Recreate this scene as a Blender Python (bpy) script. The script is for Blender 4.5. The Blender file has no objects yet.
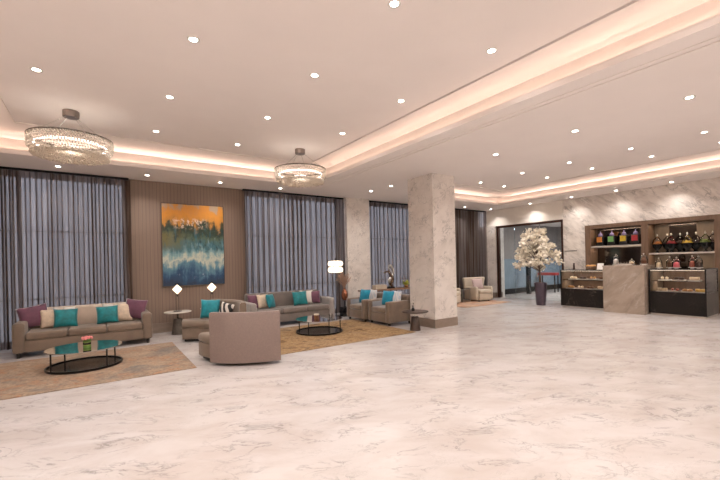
import bpy, bmesh, math, random
from mathutils import Vector, Matrix
random.seed(7)
PI = math.pi
S = bpy.context.scene
COL = S.collection

# ------------------------------------------------------------------ materials
def new_mat(name):
    m = bpy.data.materials.new(name); m.use_nodes = True
    nt = m.node_tree
    return m, nt, nt.nodes['Principled BSDF'], nt.nodes['Material Output']

def node(nt, kind, **kw):
    n = nt.nodes.new(kind)
    for k, v in kw.items():
        if k in n.inputs: n.inputs[k].default_value = v
        else: setattr(n, k, v)
    return n

def link(nt, a, b): nt.links.new(a, b)

def ramp(nt, fac, stops, interp='LINEAR'):
    r = nt.nodes.new('ShaderNodeValToRGB'); r.color_ramp.interpolation = interp
    el = r.color_ramp.elements
    while len(el) < len(stops): el.new(0.5)
    for e, (p, c) in zip(el, stops):
        e.position = p; e.color = (c[0], c[1], c[2], 1) if not isinstance(c, float) else (c, c, c, 1)
    link(nt, fac, r.inputs[0])
    return r.outputs[0]

def mixc(nt, fac, a, b, mode='MIX'):
    n = nt.nodes.new('ShaderNodeMix'); n.data_type = 'RGBA'; n.blend_type = mode
    for sock, v in ((n.inputs[0], fac), (n.inputs[6], a), (n.inputs[7], b)):
        if hasattr(v, 'is_output') or isinstance(v, bpy.types.NodeSocket): link(nt, v, sock)
        elif isinstance(v, (int, float)): sock.default_value = v
        else: sock.default_value = (*v, 1)
    return n.outputs[2]

def math_n(nt, op, a, b=None):
    n = nt.nodes.new('ShaderNodeMath'); n.operation = op
    for s, v in zip(n.inputs, (a, b)):
        if v is None: continue
        if isinstance(v, bpy.types.NodeSocket): link(nt, v, s)
        else: s.default_value = v
    return n.outputs[0]

def coords(nt, scale=(1, 1, 1), rot=(0, 0, 0), which='OBJ'):
    if which == 'WORLD':
        out = nt.nodes.new('ShaderNodeNewGeometry').outputs['Position']
    else:
        out = nt.nodes.new('ShaderNodeTexCoord').outputs['Object']
    mr = nt.nodes.new('ShaderNodeMapping'); mr.inputs['Rotation'].default_value = rot; link(nt, out, mr.inputs[0])
    mp = nt.nodes.new('ShaderNodeMapping'); mp.inputs['Scale'].default_value = scale; link(nt, mr.outputs[0], mp.inputs[0])
    return mp.outputs[0]

def noise(nt, vec, scale, detail=4, rough=.55, dist=0):
    n = nt.nodes.new('ShaderNodeTexNoise')
    n.inputs['Scale'].default_value = scale; n.inputs['Detail'].default_value = detail
    n.inputs['Roughness'].default_value = rough; n.inputs['Distortion'].default_value = dist
    link(nt, vec, n.inputs['Vector'])
    return n.outputs['Fac']

def plain(name, c, rough=.5, metal=0.0, var=.06, nscale=8, bump=0, sheen=0, spec=.5, coat=0):
    m, nt, b, o = new_mat(name)
    v = coords(nt)
    f = noise(nt, v, nscale, 3)
    c0 = tuple(max(0, x * (1 - var)) for x in c); c1 = tuple(min(1, x * (1 + var)) for x in c)
    link(nt, ramp(nt, f, [(.3, c0), (.7, c1)]), b.inputs['Base Color'])
    b.inputs['Roughness'].default_value = rough; b.inputs['Metallic'].default_value = metal
    b.inputs['Specular IOR Level'].default_value = spec
    if sheen:
        b.inputs['Sheen Weight'].default_value = sheen; b.inputs['Sheen Roughness'].default_value = .4
    if coat: b.inputs['Coat Weight'].default_value = coat
    if bump:
        bp = nt.nodes.new('ShaderNodeBump'); bp.inputs['Strength'].default_value = bump; bp.inputs['Distance'].default_value = .01
        link(nt, noise(nt, v, nscale * 12, 2), bp.inputs['Height']); link(nt, bp.outputs[0], b.inputs['Normal'])
    return m

def emit(name, c, s):
    m, nt, b, o = new_mat(name)
    b.inputs['Base Color'].default_value = (*c, 1)
    b.inputs['Emission Color'].default_value = (*c, 1); b.inputs['Emission Strength'].default_value = s
    return m

def glass(name, tint=(1, 1, 1), ior=1.45, rough=.02, dim=1.0):
    m, nt, b, o = new_mat(name)
    nt.nodes.remove(b)
    tr = node(nt, 'ShaderNodeBsdfTransparent'); tr.inputs[0].default_value = (*[t * dim for t in tint], 1)
    gl = node(nt, 'ShaderNodeBsdfGlossy'); gl.inputs['Roughness'].default_value = rough
    fr = node(nt, 'ShaderNodeFresnel'); fr.inputs[0].default_value = ior
    mx = nt.nodes.new('ShaderNodeMixShader')
    link(nt, fr.outputs[0], mx.inputs[0]); link(nt, tr.outputs[0], mx.inputs[1]); link(nt, gl.outputs[0], mx.inputs[2])
    link(nt, mx.outputs[0], o.inputs[0])
    return m

def marble(name, base, cloud, vein, scale=1.0, vein_amt=.7, rough=.2, rot=(0, 0, .6), stretch=(1, 1, 1), thin=.02, coat=0, spec=.5, vscale=1.3, cscale=1.1):
    m, nt, b, o = new_mat(name)
    v = coords(nt, tuple(scale * s for s in stretch), rot, 'WORLD')
    cl = noise(nt, v, cscale, 6, .6, .6)
    c = ramp(nt, cl, [(.32, cloud), (.62, base)])
    n1 = noise(nt, v, vscale, 8, .66, .7)
    d = math_n(nt, 'ABSOLUTE', math_n(nt, 'SUBTRACT', n1, .5))
    vf = ramp(nt, d, [(0, 1.0), (thin, .35), (thin * 3, 0.0)])
    gate = ramp(nt, noise(nt, v, 1.7, 3, .5), [(.45, 0.0), (.62, 1.0)])
    n2 = noise(nt, v, vscale * 3.1, 7, .65, 1.8)
    d2 = math_n(nt, 'ABSOLUTE', math_n(nt, 'SUBTRACT', n2, .5))
    vf2 = ramp(nt, d2, [(0, .55), (thin * 1.2, 0.0)])
    gate2 = ramp(nt, noise(nt, v, 2.3, 3, .5), [(.5, 0.0), (.66, 1.0)])
    f = math_n(nt, 'MULTIPLY', math_n(nt, 'MAXIMUM', math_n(nt, 'MULTIPLY', vf, gate), math_n(nt, 'MULTIPLY', vf2, gate2)), vein_amt)
    link(nt, mixc(nt, f, c, vein), b.inputs['Base Color'])
    b.inputs['Roughness'].default_value = rough; b.inputs['Specular IOR Level'].default_value = spec
    if coat: b.inputs['Coat Weight'].default_value = coat; b.inputs['Coat Roughness'].default_value = .05
    return m

def wood(name, a, bcol, rough=.4, scale=(1, 1, .12), ns=14):
    m, nt, b, o = new_mat(name)
    v = coords(nt, scale, (0, 0, 0), 'WORLD')
    f = noise(nt, v, ns, 6, .6, .4)
    link(nt, ramp(nt, f, [(.3, a), (.7, bcol)]), b.inputs['Base Color'])
    b.inputs['Roughness'].default_value = rough
    return m

M = {}
M['floor'] = marble('floor_marble', (.64, .60, .585), (.545, .485, .455), (.23, .21, .205), 1.15, .85, .22, (0, 0, .5), (1, 1.9, 1), .011, vscale=2.2, spec=.4)
M['wall_marble'] = marble('wall_marble', (.82, .765, .715), (.70, .64, .59), (.27, .25, .24), 1.9, .9, .22, (.5, .3, .4), (1, 1, 1.3), .012, vscale=2.6)
M['cafe_marble'] = marble('cafe_marble', (.85, .785, .73), (.64, .575, .525), (.27, .245, .235), 1.5, .85, .2, (-.7, 0, 0), (1, .6, 1.9), .018, vscale=2.0, cscale=2.4)
M['counter_marble'] = marble('counter_marble', (.41, .325, .26), (.285, .225, .18), (.52, .44, .375), 2.2, .8, .2, (.9, .2, .3), (1, .6, 1.5), .03)
M['dark_marble'] = marble('dark_marble', (.016, .0125, .011), (.010, .008, .007), (.25, .2, .165), .9, .5, .3, (.2, .5, .9), (1, 1, 1), .006, spec=.25)
M['ceiling'] = plain('ceiling_paint', (.90, .835, .80), .8, var=.012, nscale=2)
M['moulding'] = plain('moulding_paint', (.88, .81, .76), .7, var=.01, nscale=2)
M['shaded_groove'] = plain('groove_painted_shade', (.16, .12, .10), .8)  # dark tone puts the shade inside the gap into the colour
M['plaster'] = plain('beige_plaster', (.74, .66, .59), .8, var=.03)
M['bulkhead'] = plain('bulkhead_paint', (.92, .86, .79), .8, var=.015)
M['skirting'] = wood('skirting_stone', (.25, .19, .15), (.34, .265, .215), .35, (.4, .4, 1), 5)
M['brown_metal'] = plain('bronze_metal_frame', (.075, .035, .025), .35, .6)
M['black_metal'] = plain('black_metal', (.02, .018, .018), .35, .8)
M['steel'] = plain('brushed_steel', (.55, .52, .48), .28, 1.0, var=.08)
M['canopy_metal'] = plain('smoked_steel', (.30, .26, .24), .3, 1.0, var=.08)
M['chrome'] = plain('polished_chrome', (.8, .78, .75), .08, 1.0)
M['gold'] = plain('warm_brass', (.55, .36, .16), .25, 1.0)
M['cafe_wood'] = wood('cafe_wood', (.125, .072, .043), (.20, .122, .078), .42, (1.2, 1.2, .12), 16)
M['console_wood'] = wood('console_wood', (.20, .10, .06), (.30, .17, .10), .35, (.3, 1, 1), 16)
M['taupe'] = plain('taupe_velvet', (.205, .152, .112), .75, var=.12, nscale=5, bump=.15, sheen=.35)
M['taupe_grey'] = plain('grey_taupe_velvet', (.20, .168, .15), .7, var=.12, nscale=5, bump=.15, sheen=.4)
M['taupe_back'] = plain('mauve_taupe_weave', (.225, .162, .14), .42, var=.07, nscale=40, bump=.25, sheen=.3)
M['beige_back'] = plain('light_beige_velvet', (.62, .505, .41), .75, var=.08, nscale=5, sheen=.35)
M['cream_fabric'] = plain('cream_fabric', (.62, .535, .43), .75, var=.06, nscale=6, sheen=.2)
M['armchair'] = plain('silver_taupe_velvet', (.205, .15, .11), .42, var=.15, nscale=5, sheen=.8)
M['teal'] = plain('teal_velvet', (.004, .21, .235), .55, var=.35, nscale=9, sheen=.35, bump=.2)
M['turquoise'] = plain('turquoise_velvet', (.008, .30, .47), .55, var=.25, nscale=9, sheen=.3, bump=.2)
M['aqua'] = plain('aqua_velvet', (.006, .25, .31), .55, var=.3, nscale=9, sheen=.3, bump=.2)
M['plum'] = plain('plum_fabric', (.155, .055, .095), .65, var=.2, nscale=8, sheen=.5)
M['cream'] = plain('cream_cushion_fabric', (.70, .57, .44), .75, var=.15, nscale=14)
M['white_fabric'] = plain('white_cushion_fabric', (.76, .72, .67), .75, var=.05)
M['foot'] = plain('dark_foot', (.015, .012, .01), .4)
M['white_top'] = marble('white_table_marble', (.84, .79, .72), (.74, .68, .61), (.5, .45, .4), 3, .3, .2)
M['cone_brown'] = wood('dark_brown_base', (.035, .02, .015), (.075, .045, .035), .35, (1, 1, .3), 20)
M['stone_base'] = wood('grey_brown_base', (.07, .055, .042), (.135, .11, .09), .5, (1, 1, .5), 18)
M['mirror_top'] = plain('dark_mirror_top', (.55, .52, .49), .03, 1.0, var=.01)
M['ring_shelf'] = plain('dark_glass_shelf', (.045, .042, .042), .1, .0, var=.3, nscale=6, spec=.8)
M['bronze'] = plain('dark_bronze', (.20, .13, .085), .25, 1.0)
M['painted_sheen'] = plain('silver_blue_painted_sheen', (.36, .38, .42), .4, var=.15, nscale=4, sheen=.6)  # sheen on the inner arm faces put into a paler colour
M['sheen_arm'] = plain('velvet_painted_sheen', (.36, .33, .31), .5, var=.12, nscale=5, sheen=.6)  # sofa arms coloured paler to carry the velvet's sheen
M['copper'] = plain('copper_glaze', (.33, .12, .065), .25, .6)
M['twig'] = plain('dried_twig', (.45, .29, .21), .8)
M['vase_purple'] = plain('mauve_metallic_vase', (.105, .08, .105), .3, .5, var=.1)
M['bark'] = plain('bark', (.12, .075, .05), .85, var=.3, nscale=20)
M['blossom'] = plain('cream_blossom', (.95, .845, .72), .7, var=.12, nscale=30)
M['leafg'] = plain('leaf_green', (.10, .20, .035), .5, var=.4, nscale=12)
M['leafy'] = plain('leaf_yellow_green', (.42, .42, .06), .5, var=.3, nscale=12)
M['pink'] = plain('pink_petal', (.80, .25, .25), .6, var=.2, nscale=30)
M['black_box'] = plain('black_lacquer', (.012, .012, .013), .2)
M['glass'] = glass('clear_glass')
M['case_glass'] = glass('case_glass', (.97, .96, .95))
M['partition_glass'] = glass('partition_glass', (.86, .90, .92), 1.5, .01)
M['win_glass'] = glass('window_glass', (.9, .93, .97))
M['win_frame'] = plain('window_frame_grey', (.75, .75, .76), .4, .1)
M['crystal'] = None
M['lens'] = emit('downlight_lens', (1, .90, .78), 22)
M['shade_glow'] = emit('lamp_shade_glow', (1, .84, .66), 1.15)
M['lantern_glow'] = emit('lantern_glow', (1, .85, .64), 1.2)
M['ring_glow'] = emit('led_ring', (1, .92, .83), 2.4)
M['case_fill_glow'] = emit('case_fill_glow', (1, .86, .70), 2.2)
M['mirror'] = plain('smoked_mirror', (.16, .135, .12), .06, 1.0, var=.02)
M['niche_beige'] = wood('niche_beige_panel', (.17, .125, .09), (.23, .175, .125), .35, (1, 1, .2), 8)
M['shelf_white'] = plain('pale_shelf', (.55, .49, .43), .3)
M['red_wall'] = plain('red_bench', (.35, .03, .03), .6)
M['corridor_grey'] = plain('corridor_grey', (.26, .24, .235), .6, var=.05)
M['blue_panel'] = plain('blue_grey_panel', (.25, .315, .38), .25, .0, var=.12, nscale=2)
M['porcelain'] = plain('white_porcelain', (.82, .79, .75), .2)

def bcol(name, c, r=.5): 
    M[name] = plain(name, c, r, var=.18, nscale=25); return M[name]
bcol('candy_orange', (.55, .19, .03)); bcol('candy_green', (.15, .34, .11)); bcol('candy_yellow', (.62, .42, .03)); bcol('candy_red', (.42, .03, .04))
bcol('candy_olive', (.22, .30, .06)); bcol('pink_sweets', (.80, .16, .20)); bcol('pastry_gold', (.62, .33, .10)); bcol('pastry_brown', (.16, .065, .03))
bcol('pastry_cream', (.82, .68, .48)); bcol('pastry_red', (.42, .10, .06)); bcol('mustard', (.85, .55, .06)); bcol('chocolate', (.05, .022, .015)); bcol('teal_box', (.02, .14, .16))
bcol('purple_lid', (.16, .12, .26))

def crystal_mat():
    m, nt, b, o = new_mat('cut_crystal')
    nt.nodes.remove(b)
    tl = node(nt, 'ShaderNodeBsdfTranslucent'); tl.inputs[0].default_value = (.95, .91, .86, 1)
    gl = node(nt, 'ShaderNodeBsdfGlossy'); gl.inputs['Roughness'].default_value = .12; gl.inputs[0].default_value = (.95, .91, .86, 1)
    tr = node(nt, 'ShaderNodeBsdfTransparent'); tr.inputs[0].default_value = (.95, .90, .82, 1)
    m1 = nt.nodes.new('ShaderNodeMixShader'); m1.inputs[0].default_value = .35; link(nt, tl.outputs[0], m1.inputs[1]); link(nt, gl.outputs[0], m1.inputs[2])
    m2 = nt.nodes.new('ShaderNodeMixShader'); m2.inputs[0].default_value = .15; link(nt, m1.outputs[0], m2.inputs[1]); link(nt, tr.outputs[0], m2.inputs[2])
    link(nt, m2.outputs[0], o.inputs[0])
    return m
M['crystal'] = crystal_mat()

def curtain_mat():
    m, nt, b, o = new_mat('sheer_curtain')
    v = coords(nt, (1, 1, .02), (0, 0, 0), 'WORLD')
    f = noise(nt, v, 11, 3, .6)
    c = ramp(nt, f, [(.38, (.125, .085, .066)), (.47, (.235, .185, .165)), (.58, (.35, .315, .315))])  # stripes paint the shade of overlapping folds against backlit cloth
    nt.nodes.remove(b)
    df = node(nt, 'ShaderNodeBsdfDiffuse'); tl = node(nt, 'ShaderNodeBsdfTranslucent'); tr = node(nt, 'ShaderNodeBsdfTransparent')
    link(nt, c, df.inputs[0]); link(nt, c, tl.inputs[0])
    m1 = nt.nodes.new('ShaderNodeMixShader'); m1.inputs[0].default_value = .55
    link(nt, df.outputs[0], m1.inputs[1]); link(nt, tl.outputs[0], m1.inputs[2])
    lw = node(nt, 'ShaderNodeLayerWeight'); lw.inputs[0].default_value = .5
    fac = ramp(nt, lw.outputs['Facing'], [(0, .80), (.30, .85), (.55, .95), (.8, 1.0)])
    m2 = nt.nodes.new('ShaderNodeMixShader')
    link(nt, fac, m2.inputs[0]); link(nt, tr.outputs[0], m2.inputs[1]); link(nt, m1.outputs[0], m2.inputs[2])
    link(nt, m2.outputs[0], o.inputs[0])
    return m
M['curtain'] = curtain_mat()

def panel_mat():
    m, nt, b, o = new_mat('ribbed_wall_covering')
    v = coords(nt, (1, 1, 1), (0, 0, 0), 'WORLD')
    w = nt.nodes.new('ShaderNodeTexWave'); w.wave_type = 'BANDS'; w.bands_direction = 'X'
    w.inputs['Scale'].default_value = 4.2; w.inputs['Distortion'].default_value = .0
    link(nt, v, w.inputs[0])
    line = ramp(nt, w.outputs['Fac'], [(.0, .72), (.10, 1.0), (.9, 1.0)])
    v2 = coords(nt, (30, 30, .4), (0, 0, 0), 'WORLD')
    c = ramp(nt, noise(nt, v2, 2, 3), [(.3, (.235, .165, .128)), (.7, (.275, .20, .155))])
    link(nt, mixc(nt, 1.0, c, line, 'MULTIPLY'), b.inputs['Base Color'])
    b.inputs['Roughness'].default_value = .5
    return m
M['panel'] = panel_mat()

def painting_mat():
    m, nt, b, o = new_mat('abstract_landscape_paint')
    tc = nt.nodes.new('ShaderNodeTexCoord')
    sx = nt.nodes.new('ShaderNodeSeparateXYZ'); link(nt, tc.outputs['Generated'], sx.inputs[0])
    def mapped(sc):
        mp = nt.nodes.new('ShaderNodeMapping'); mp.inputs['Scale'].default_value = sc; link(nt, tc.outputs['Generated'], mp.inputs[0]); return mp.outputs[0]
    n1 = noise(nt, mapped((1, 1, 1.2)), 5, 6, .65, .4)
    streak = noise(nt, mapped((1, 1, .16)), 16, 4, .6)
    big = noise(nt, mapped((1, 1, 1.6)), 2.6, 3, .5, .3)
    n3 = noise(nt, mapped((1, 1, 1)), 13, 5, .7)
    z = sx.outputs['Z']
    zz = math_n(nt, 'ADD', math_n(nt, 'ADD', z, math_n(nt, 'MULTIPLY', math_n(nt, 'SUBTRACT', big, .5), .22)), math_n(nt, 'ADD', math_n(nt, 'MULTIPLY', math_n(nt, 'SUBTRACT', n1, .5), .42), math_n(nt, 'MULTIPLY', math_n(nt, 'SUBTRACT', streak, .5), .26)))
    c = ramp(nt, zz, [(.03, (.018, .04, .085)), (.13, (.02, .075, .17)), (.24, (.12, .27, .35)), (.31, (.60, .62, .50)), (.38, (.24, .40, .42)),
                      (.48, (.05, .17, .22)), (.60, (.09, .14, .09)), (.68, (.018, .045, .03)), (.725, (.08, .065, .03)), (.77, (.55, .24, .04)), (.88, (.70, .29, .035)), (.96, (.64, .28, .06)), (1.0, (.45, .33, .23))])
    # pale clearing behind the tree line
    band = ramp(nt, z, [(.69, 0.0), (.73, 1.0), (.80, 1.0), (.84, 0.0)])
    blot = ramp(nt, n3, [(.50, 0.0), (.56, 1.0)])
    mid = ramp(nt, sx.outputs['X'], [(.10, 0.0), (.25, 1.0), (.60, 1.0), (.75, 0.0)])
    c = mixc(nt, math_n(nt, 'MULTIPLY', math_n(nt, 'MULTIPLY', band, blot), mid), c, (.80, .62, .48))
    # light patches over the water and olive drips on the left
    wband = ramp(nt, z, [(.36, 0.0), (.42, 1.0), (.54, 1.0), (.60, 0.0)])
    n4 = noise(nt, mapped((1, 1, .6)), 9, 5, .7)
    c = mixc(nt, math_n(nt, 'MULTIPLY', math_n(nt, 'MULTIPLY', wband, ramp(nt, n4, [(.54, 0.0), (.66, 1.0)])), ramp(nt, sx.outputs['X'], [(.35, 0.0), (.6, .9)])), c, (.42, .56, .58))
    c = mixc(nt, math_n(nt, 'MULTIPLY', ramp(nt, z, [(.40, 0.0), (.50, .8), (.62, .8), (.68, 0.0)]), ramp(nt, sx.outputs['X'], [(.05, 1.0), (.45, 0.0)])), c, (.20, .16, .05))
    dk = math_n(nt, 'MULTIPLY', ramp(nt, n4, [(.40, 1.0), (.48, 0.0)]), ramp(nt, z, [(.38, 0.0), (.46, .8), (.68, .8), (.73, 0.0)]))
    c = mixc(nt, dk, c, (.015, .04, .045))
    # teal drips and dark trees
    dr = math_n(nt, 'MULTIPLY', ramp(nt, streak, [(.55, 0.0), (.63, 1.0)]), ramp(nt, z, [(.40, 0.0), (.48, 1.0), (.70, 1.0), (.74, 0.0)]))
    c = mixc(nt, math_n(nt, 'MULTIPLY', dr, .7), c, (.04, .16, .20))
    fl = math_n(nt, 'MULTIPLY', ramp(nt, n3, [(.60, 0.0), (.64, 1.0)]), ramp(nt, z, [(.06, 0.0), (.10, 1.0), (.14, 1.0), (.17, 0.0)]))
    c = mixc(nt, math_n(nt, 'MULTIPLY', fl, .6), c, (.35, .42, .55))
    link(nt, c, b.inputs['Base Color']); b.inputs['Roughness'].default_value = .45
    bp = nt.nodes.new('ShaderNodeBump'); bp.inputs['Strength'].default_value = .3; bp.inputs['Distance'].default_value = .01
    link(nt, n3, bp.inputs['Height']); link(nt, bp.outputs[0], b.inputs['Normal'])
    return m
M['painting'] = painting_mat()

def rug_mat(name, cols, patch):
    m, nt, b, o = new_mat(name)
    v = coords(nt, (1, 1.15, 1), (0, 0, .3), 'WORLD')
    f = noise(nt, v, 2.6, 10, .78, .5)
    c = ramp(nt, f, cols)
    g = noise(nt, v, 1.1, 5, .6, .5)
    c = mixc(nt, ramp(nt, g, [(.50, 0.0), (.68, .8)]), c, patch)
    fine = noise(nt, v, 22, 4, .75)
    c = mixc(nt, .55, c, ramp(nt, fine, [(.36, .38), (.64, 1.0)]), 'MULTIPLY')
    link(nt, c, b.inputs['Base Color']); b.inputs['Roughness'].default_value = .95; b.inputs['Specular IOR Level'].default_value = .1
    return m
M['rug_rust'] = rug_mat('rust_grey_rug', [(.30, (.40, .17, .09)), (.42, (.46, .28, .18)), (.5, (.37, .275, .205)), (.58, (.50, .365, .26)), (.7, (.40, .20, .115))], (.20, .195, .185))
M['rug_gold'] = rug_mat('gold_rug', [(.34, (.08, .055, .04)), (.42, (.31, .18, .085)), (.5, (.44, .295, .16)), (.57, (.30, .18, .095)), (.63, (.09, .07, .06))], (.40, .29, .19))
M['rug_red'] = rug_mat('red_beige_rug', [(.34, (.55, .25, .16)), (.5, (.62, .42, .30)), (.6, (.66, .52, .42))], (.35, .2, .15))

def pattern_mat(name, a, bc, scale=9):
    m, nt, b, o = new_mat(name)
    v = coords(nt, (1, 1, 1), (0, .5, .3))
    w = nt.nodes.new('ShaderNodeTexWave'); w.inputs['Scale'].default_value = scale; w.inputs['Distortion'].default_value = 2.5; link(nt, v, w.inputs[0])
    link(nt, ramp(nt, w.outputs['Fac'], [(.45, a), (.55, bc)]), b.inputs['Base Color']); b.inputs['Roughness'].default_value = .8
    return m
M['mono'] = pattern_mat('black_and_white_weave', (.03, .028, .028), (.72, .66, .60), 3)
M['silver_pattern'] = pattern_mat('silver_blue_pattern', (.55, .60, .66), (.74, .72, .72), 5)
M['lilac_stripe'] = pattern_mat('lilac_stripe', (.52, .36, .37), (.68, .55, .52), 5)

# ------------------------------------------------------------------ mesh builder
class MB:
    def __init__(s): s.bm = bmesh.new()
    def box(s, x0, x1, y0, y1, z0, z1, r=0, seg=3, mtx=None):
        b = bmesh.new(); bmesh.ops.create_cube(b, size=1)
        for v in b.verts:
            v.co = Vector(((x0 + x1) / 2 + v.co.x * (x1 - x0), (y0 + y1) / 2 + v.co.y * (y1 - y0), (z0 + z1) / 2 + v.co.z * (z1 - z0)))
        if r: bmesh.ops.bevel(b, geom=b.edges[:], offset=r, segments=seg, profile=.5, affect='EDGES')
        s.merge(b, mtx); return s
    def merge(s, b, mtx=None):
        if mtx is not None: bmesh.ops.transform(b, matrix=mtx, verts=b.verts)
        me = bpy.data.meshes.new('tmp'); b.to_mesh(me); b.free(); s.bm.from_mesh(me); bpy.data.meshes.remove(me)
    def lathe(s, prof, n=24, c=(0, 0, 0), lobes=0, amp=0, cap=True):
        rows = []
        for r, z in prof:
            row = []
            for i in range(n):
                a = 2 * PI * i / n; rr = r * (1 + amp * math.cos(lobes * a)) if lobes else r
                row.append(s.bm.verts.new((c[0] + rr * math.cos(a), c[1] + rr * math.sin(a), c[2] + z)))
            rows.append(row)
        for k in range(len(rows) - 1):
            for i in range(n):
                s.bm.faces.new((rows[k][i], rows[k][(i + 1) % n], rows[k + 1][(i + 1) % n], rows[k + 1][i]))
        if cap:
            s.bm.faces.new(rows[0][::-1]); s.bm.faces.new(rows[-1])
        return s
    def tube(s, pts, r, n=8):
        pts = [Vector(p) for p in pts]; rs = r if isinstance(r, (list, tuple)) else [r] * len(pts)
        rows = []
        for i, p in enumerate(pts):
            t = (pts[min(i + 1, len(pts) - 1)] - pts[max(i - 1, 0)]).normalized()
            u = t.cross(Vector((0, 0, 1)) if abs(t.z) < .9 else Vector((1, 0, 0))).normalized(); w = t.cross(u)
            rows.append([s.bm.verts.new(p + (u * math.cos(2 * PI * k / n) + w * math.sin(2 * PI * k / n)) * rs[i]) for k in range(n)])
        for k in range(len(rows) - 1):
            for i in range(n):
                s.bm.faces.new((rows[k][i], rows[k][(i + 1) % n], rows[k + 1][(i + 1) % n], rows[k + 1][i]))
        s.bm.faces.new(rows[0][::-1]); s.bm.faces.new(rows[-1])
        return s
    def arc(s, prof, c, a0, a1, n=28):
        """sweep a closed (radius, z) outline about c between two angles, capped at both ends"""
        rows = []
        for i in range(n + 1):
            a = math.radians(a0 + (a1 - a0) * i / n)
            rows.append([s.bm.verts.new((c[0] + r * math.cos(a), c[1] + r * math.sin(a), z)) for r, z in prof])
        m = len(prof)
        for k in range(n):
            for i in range(m):
                s.bm.faces.new((rows[k][i], rows[k][(i + 1) % m], rows[k + 1][(i + 1) % m], rows[k + 1][i]))
        s.bm.faces.new(rows[0][::-1]); s.bm.faces.new(rows[-1])
        return s
    def ball(s, c, r, sub=2, sc=(1, 1, 1)):
        b = bmesh.new(); bmesh.ops.create_icosphere(b, subdivisions=sub, radius=r)
        for v in b.verts: v.co = Vector((c[0] + v.co.x * sc[0], c[1] + v.co.y * sc[1], c[2] + v.co.z * sc[2]))
        s.merge(b); return s
    def build(s, name, mat, parent=None, loc=None, rot=None, smooth=True, sharp=38):
        bmesh.ops.recalc_face_normals(s.bm, faces=s.bm.faces)
        me = bpy.data.meshes.new(name); s.bm.to_mesh(me); s.bm.free()
        if smooth:
            for p in me.polygons: p.use_smooth = True
            me.set_sharp_from_angle(angle=math.radians(sharp))
        me.materials.append(M[mat] if isinstance(mat, str) else mat)
        o = bpy.data.objects.new(name, me); COL.objects.link(o)
        if parent is not None: o.parent = parent
        if loc: o.location = loc
        if rot: o.rotation_euler = rot
        return o

def rrect(x0, x1, z0, z1, r, seg=3):
    out = []
    for cx, cz, a in ((x1 - r, z1 - r, 0), (x0 + r, z1 - r, 90), (x0 + r, z0 + r, 180), (x1 - r, z0 + r, 270)):
        for k in range(seg + 1):
            t = math.radians(a + 90 * k / seg); out.append((cx + r * math.cos(t), cz + r * math.sin(t)))
    return out

def tag(o, label=None, cat=None, group=None, kind=None):
    if label: o['label'] = label
    if cat: o['category'] = cat
    if group: o['group'] = group
    if kind: o['kind'] = kind
    return o

def thing(name, label, cat, loc=(0, 0, 0), rz=0, group=None):
    o = bpy.data.objects.new(name, None); COL.objects.link(o); o.empty_display_size = .1
    o.location = loc; o.rotation_euler = (0, 0, rz)
    return tag(o, label, cat, group)

def copy_tree(o, parent=None):
    c = o.copy(); COL.objects.link(c)
    if parent is not None: c.parent = parent
    for ch in [x for x in bpy.data.objects if x.parent == o]: copy_tree(ch, c)
    return c

def struct(o):
    o['kind'] = 'structure'; return o

# ------------------------------------------------------------------ room shell
X0, X1, Y0, Y1 = -3.2, 13.3, -4.0, 9.97
ZS, ZC = 3.55, 3.93           # soffit and coffer heights
C1 = (-1.5, 4.45, -2.8, 8.70)  # coffer over the lounge
C2 = (7.60, 12.20, -2.8, 8.55) # coffer over the cafe side

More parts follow.
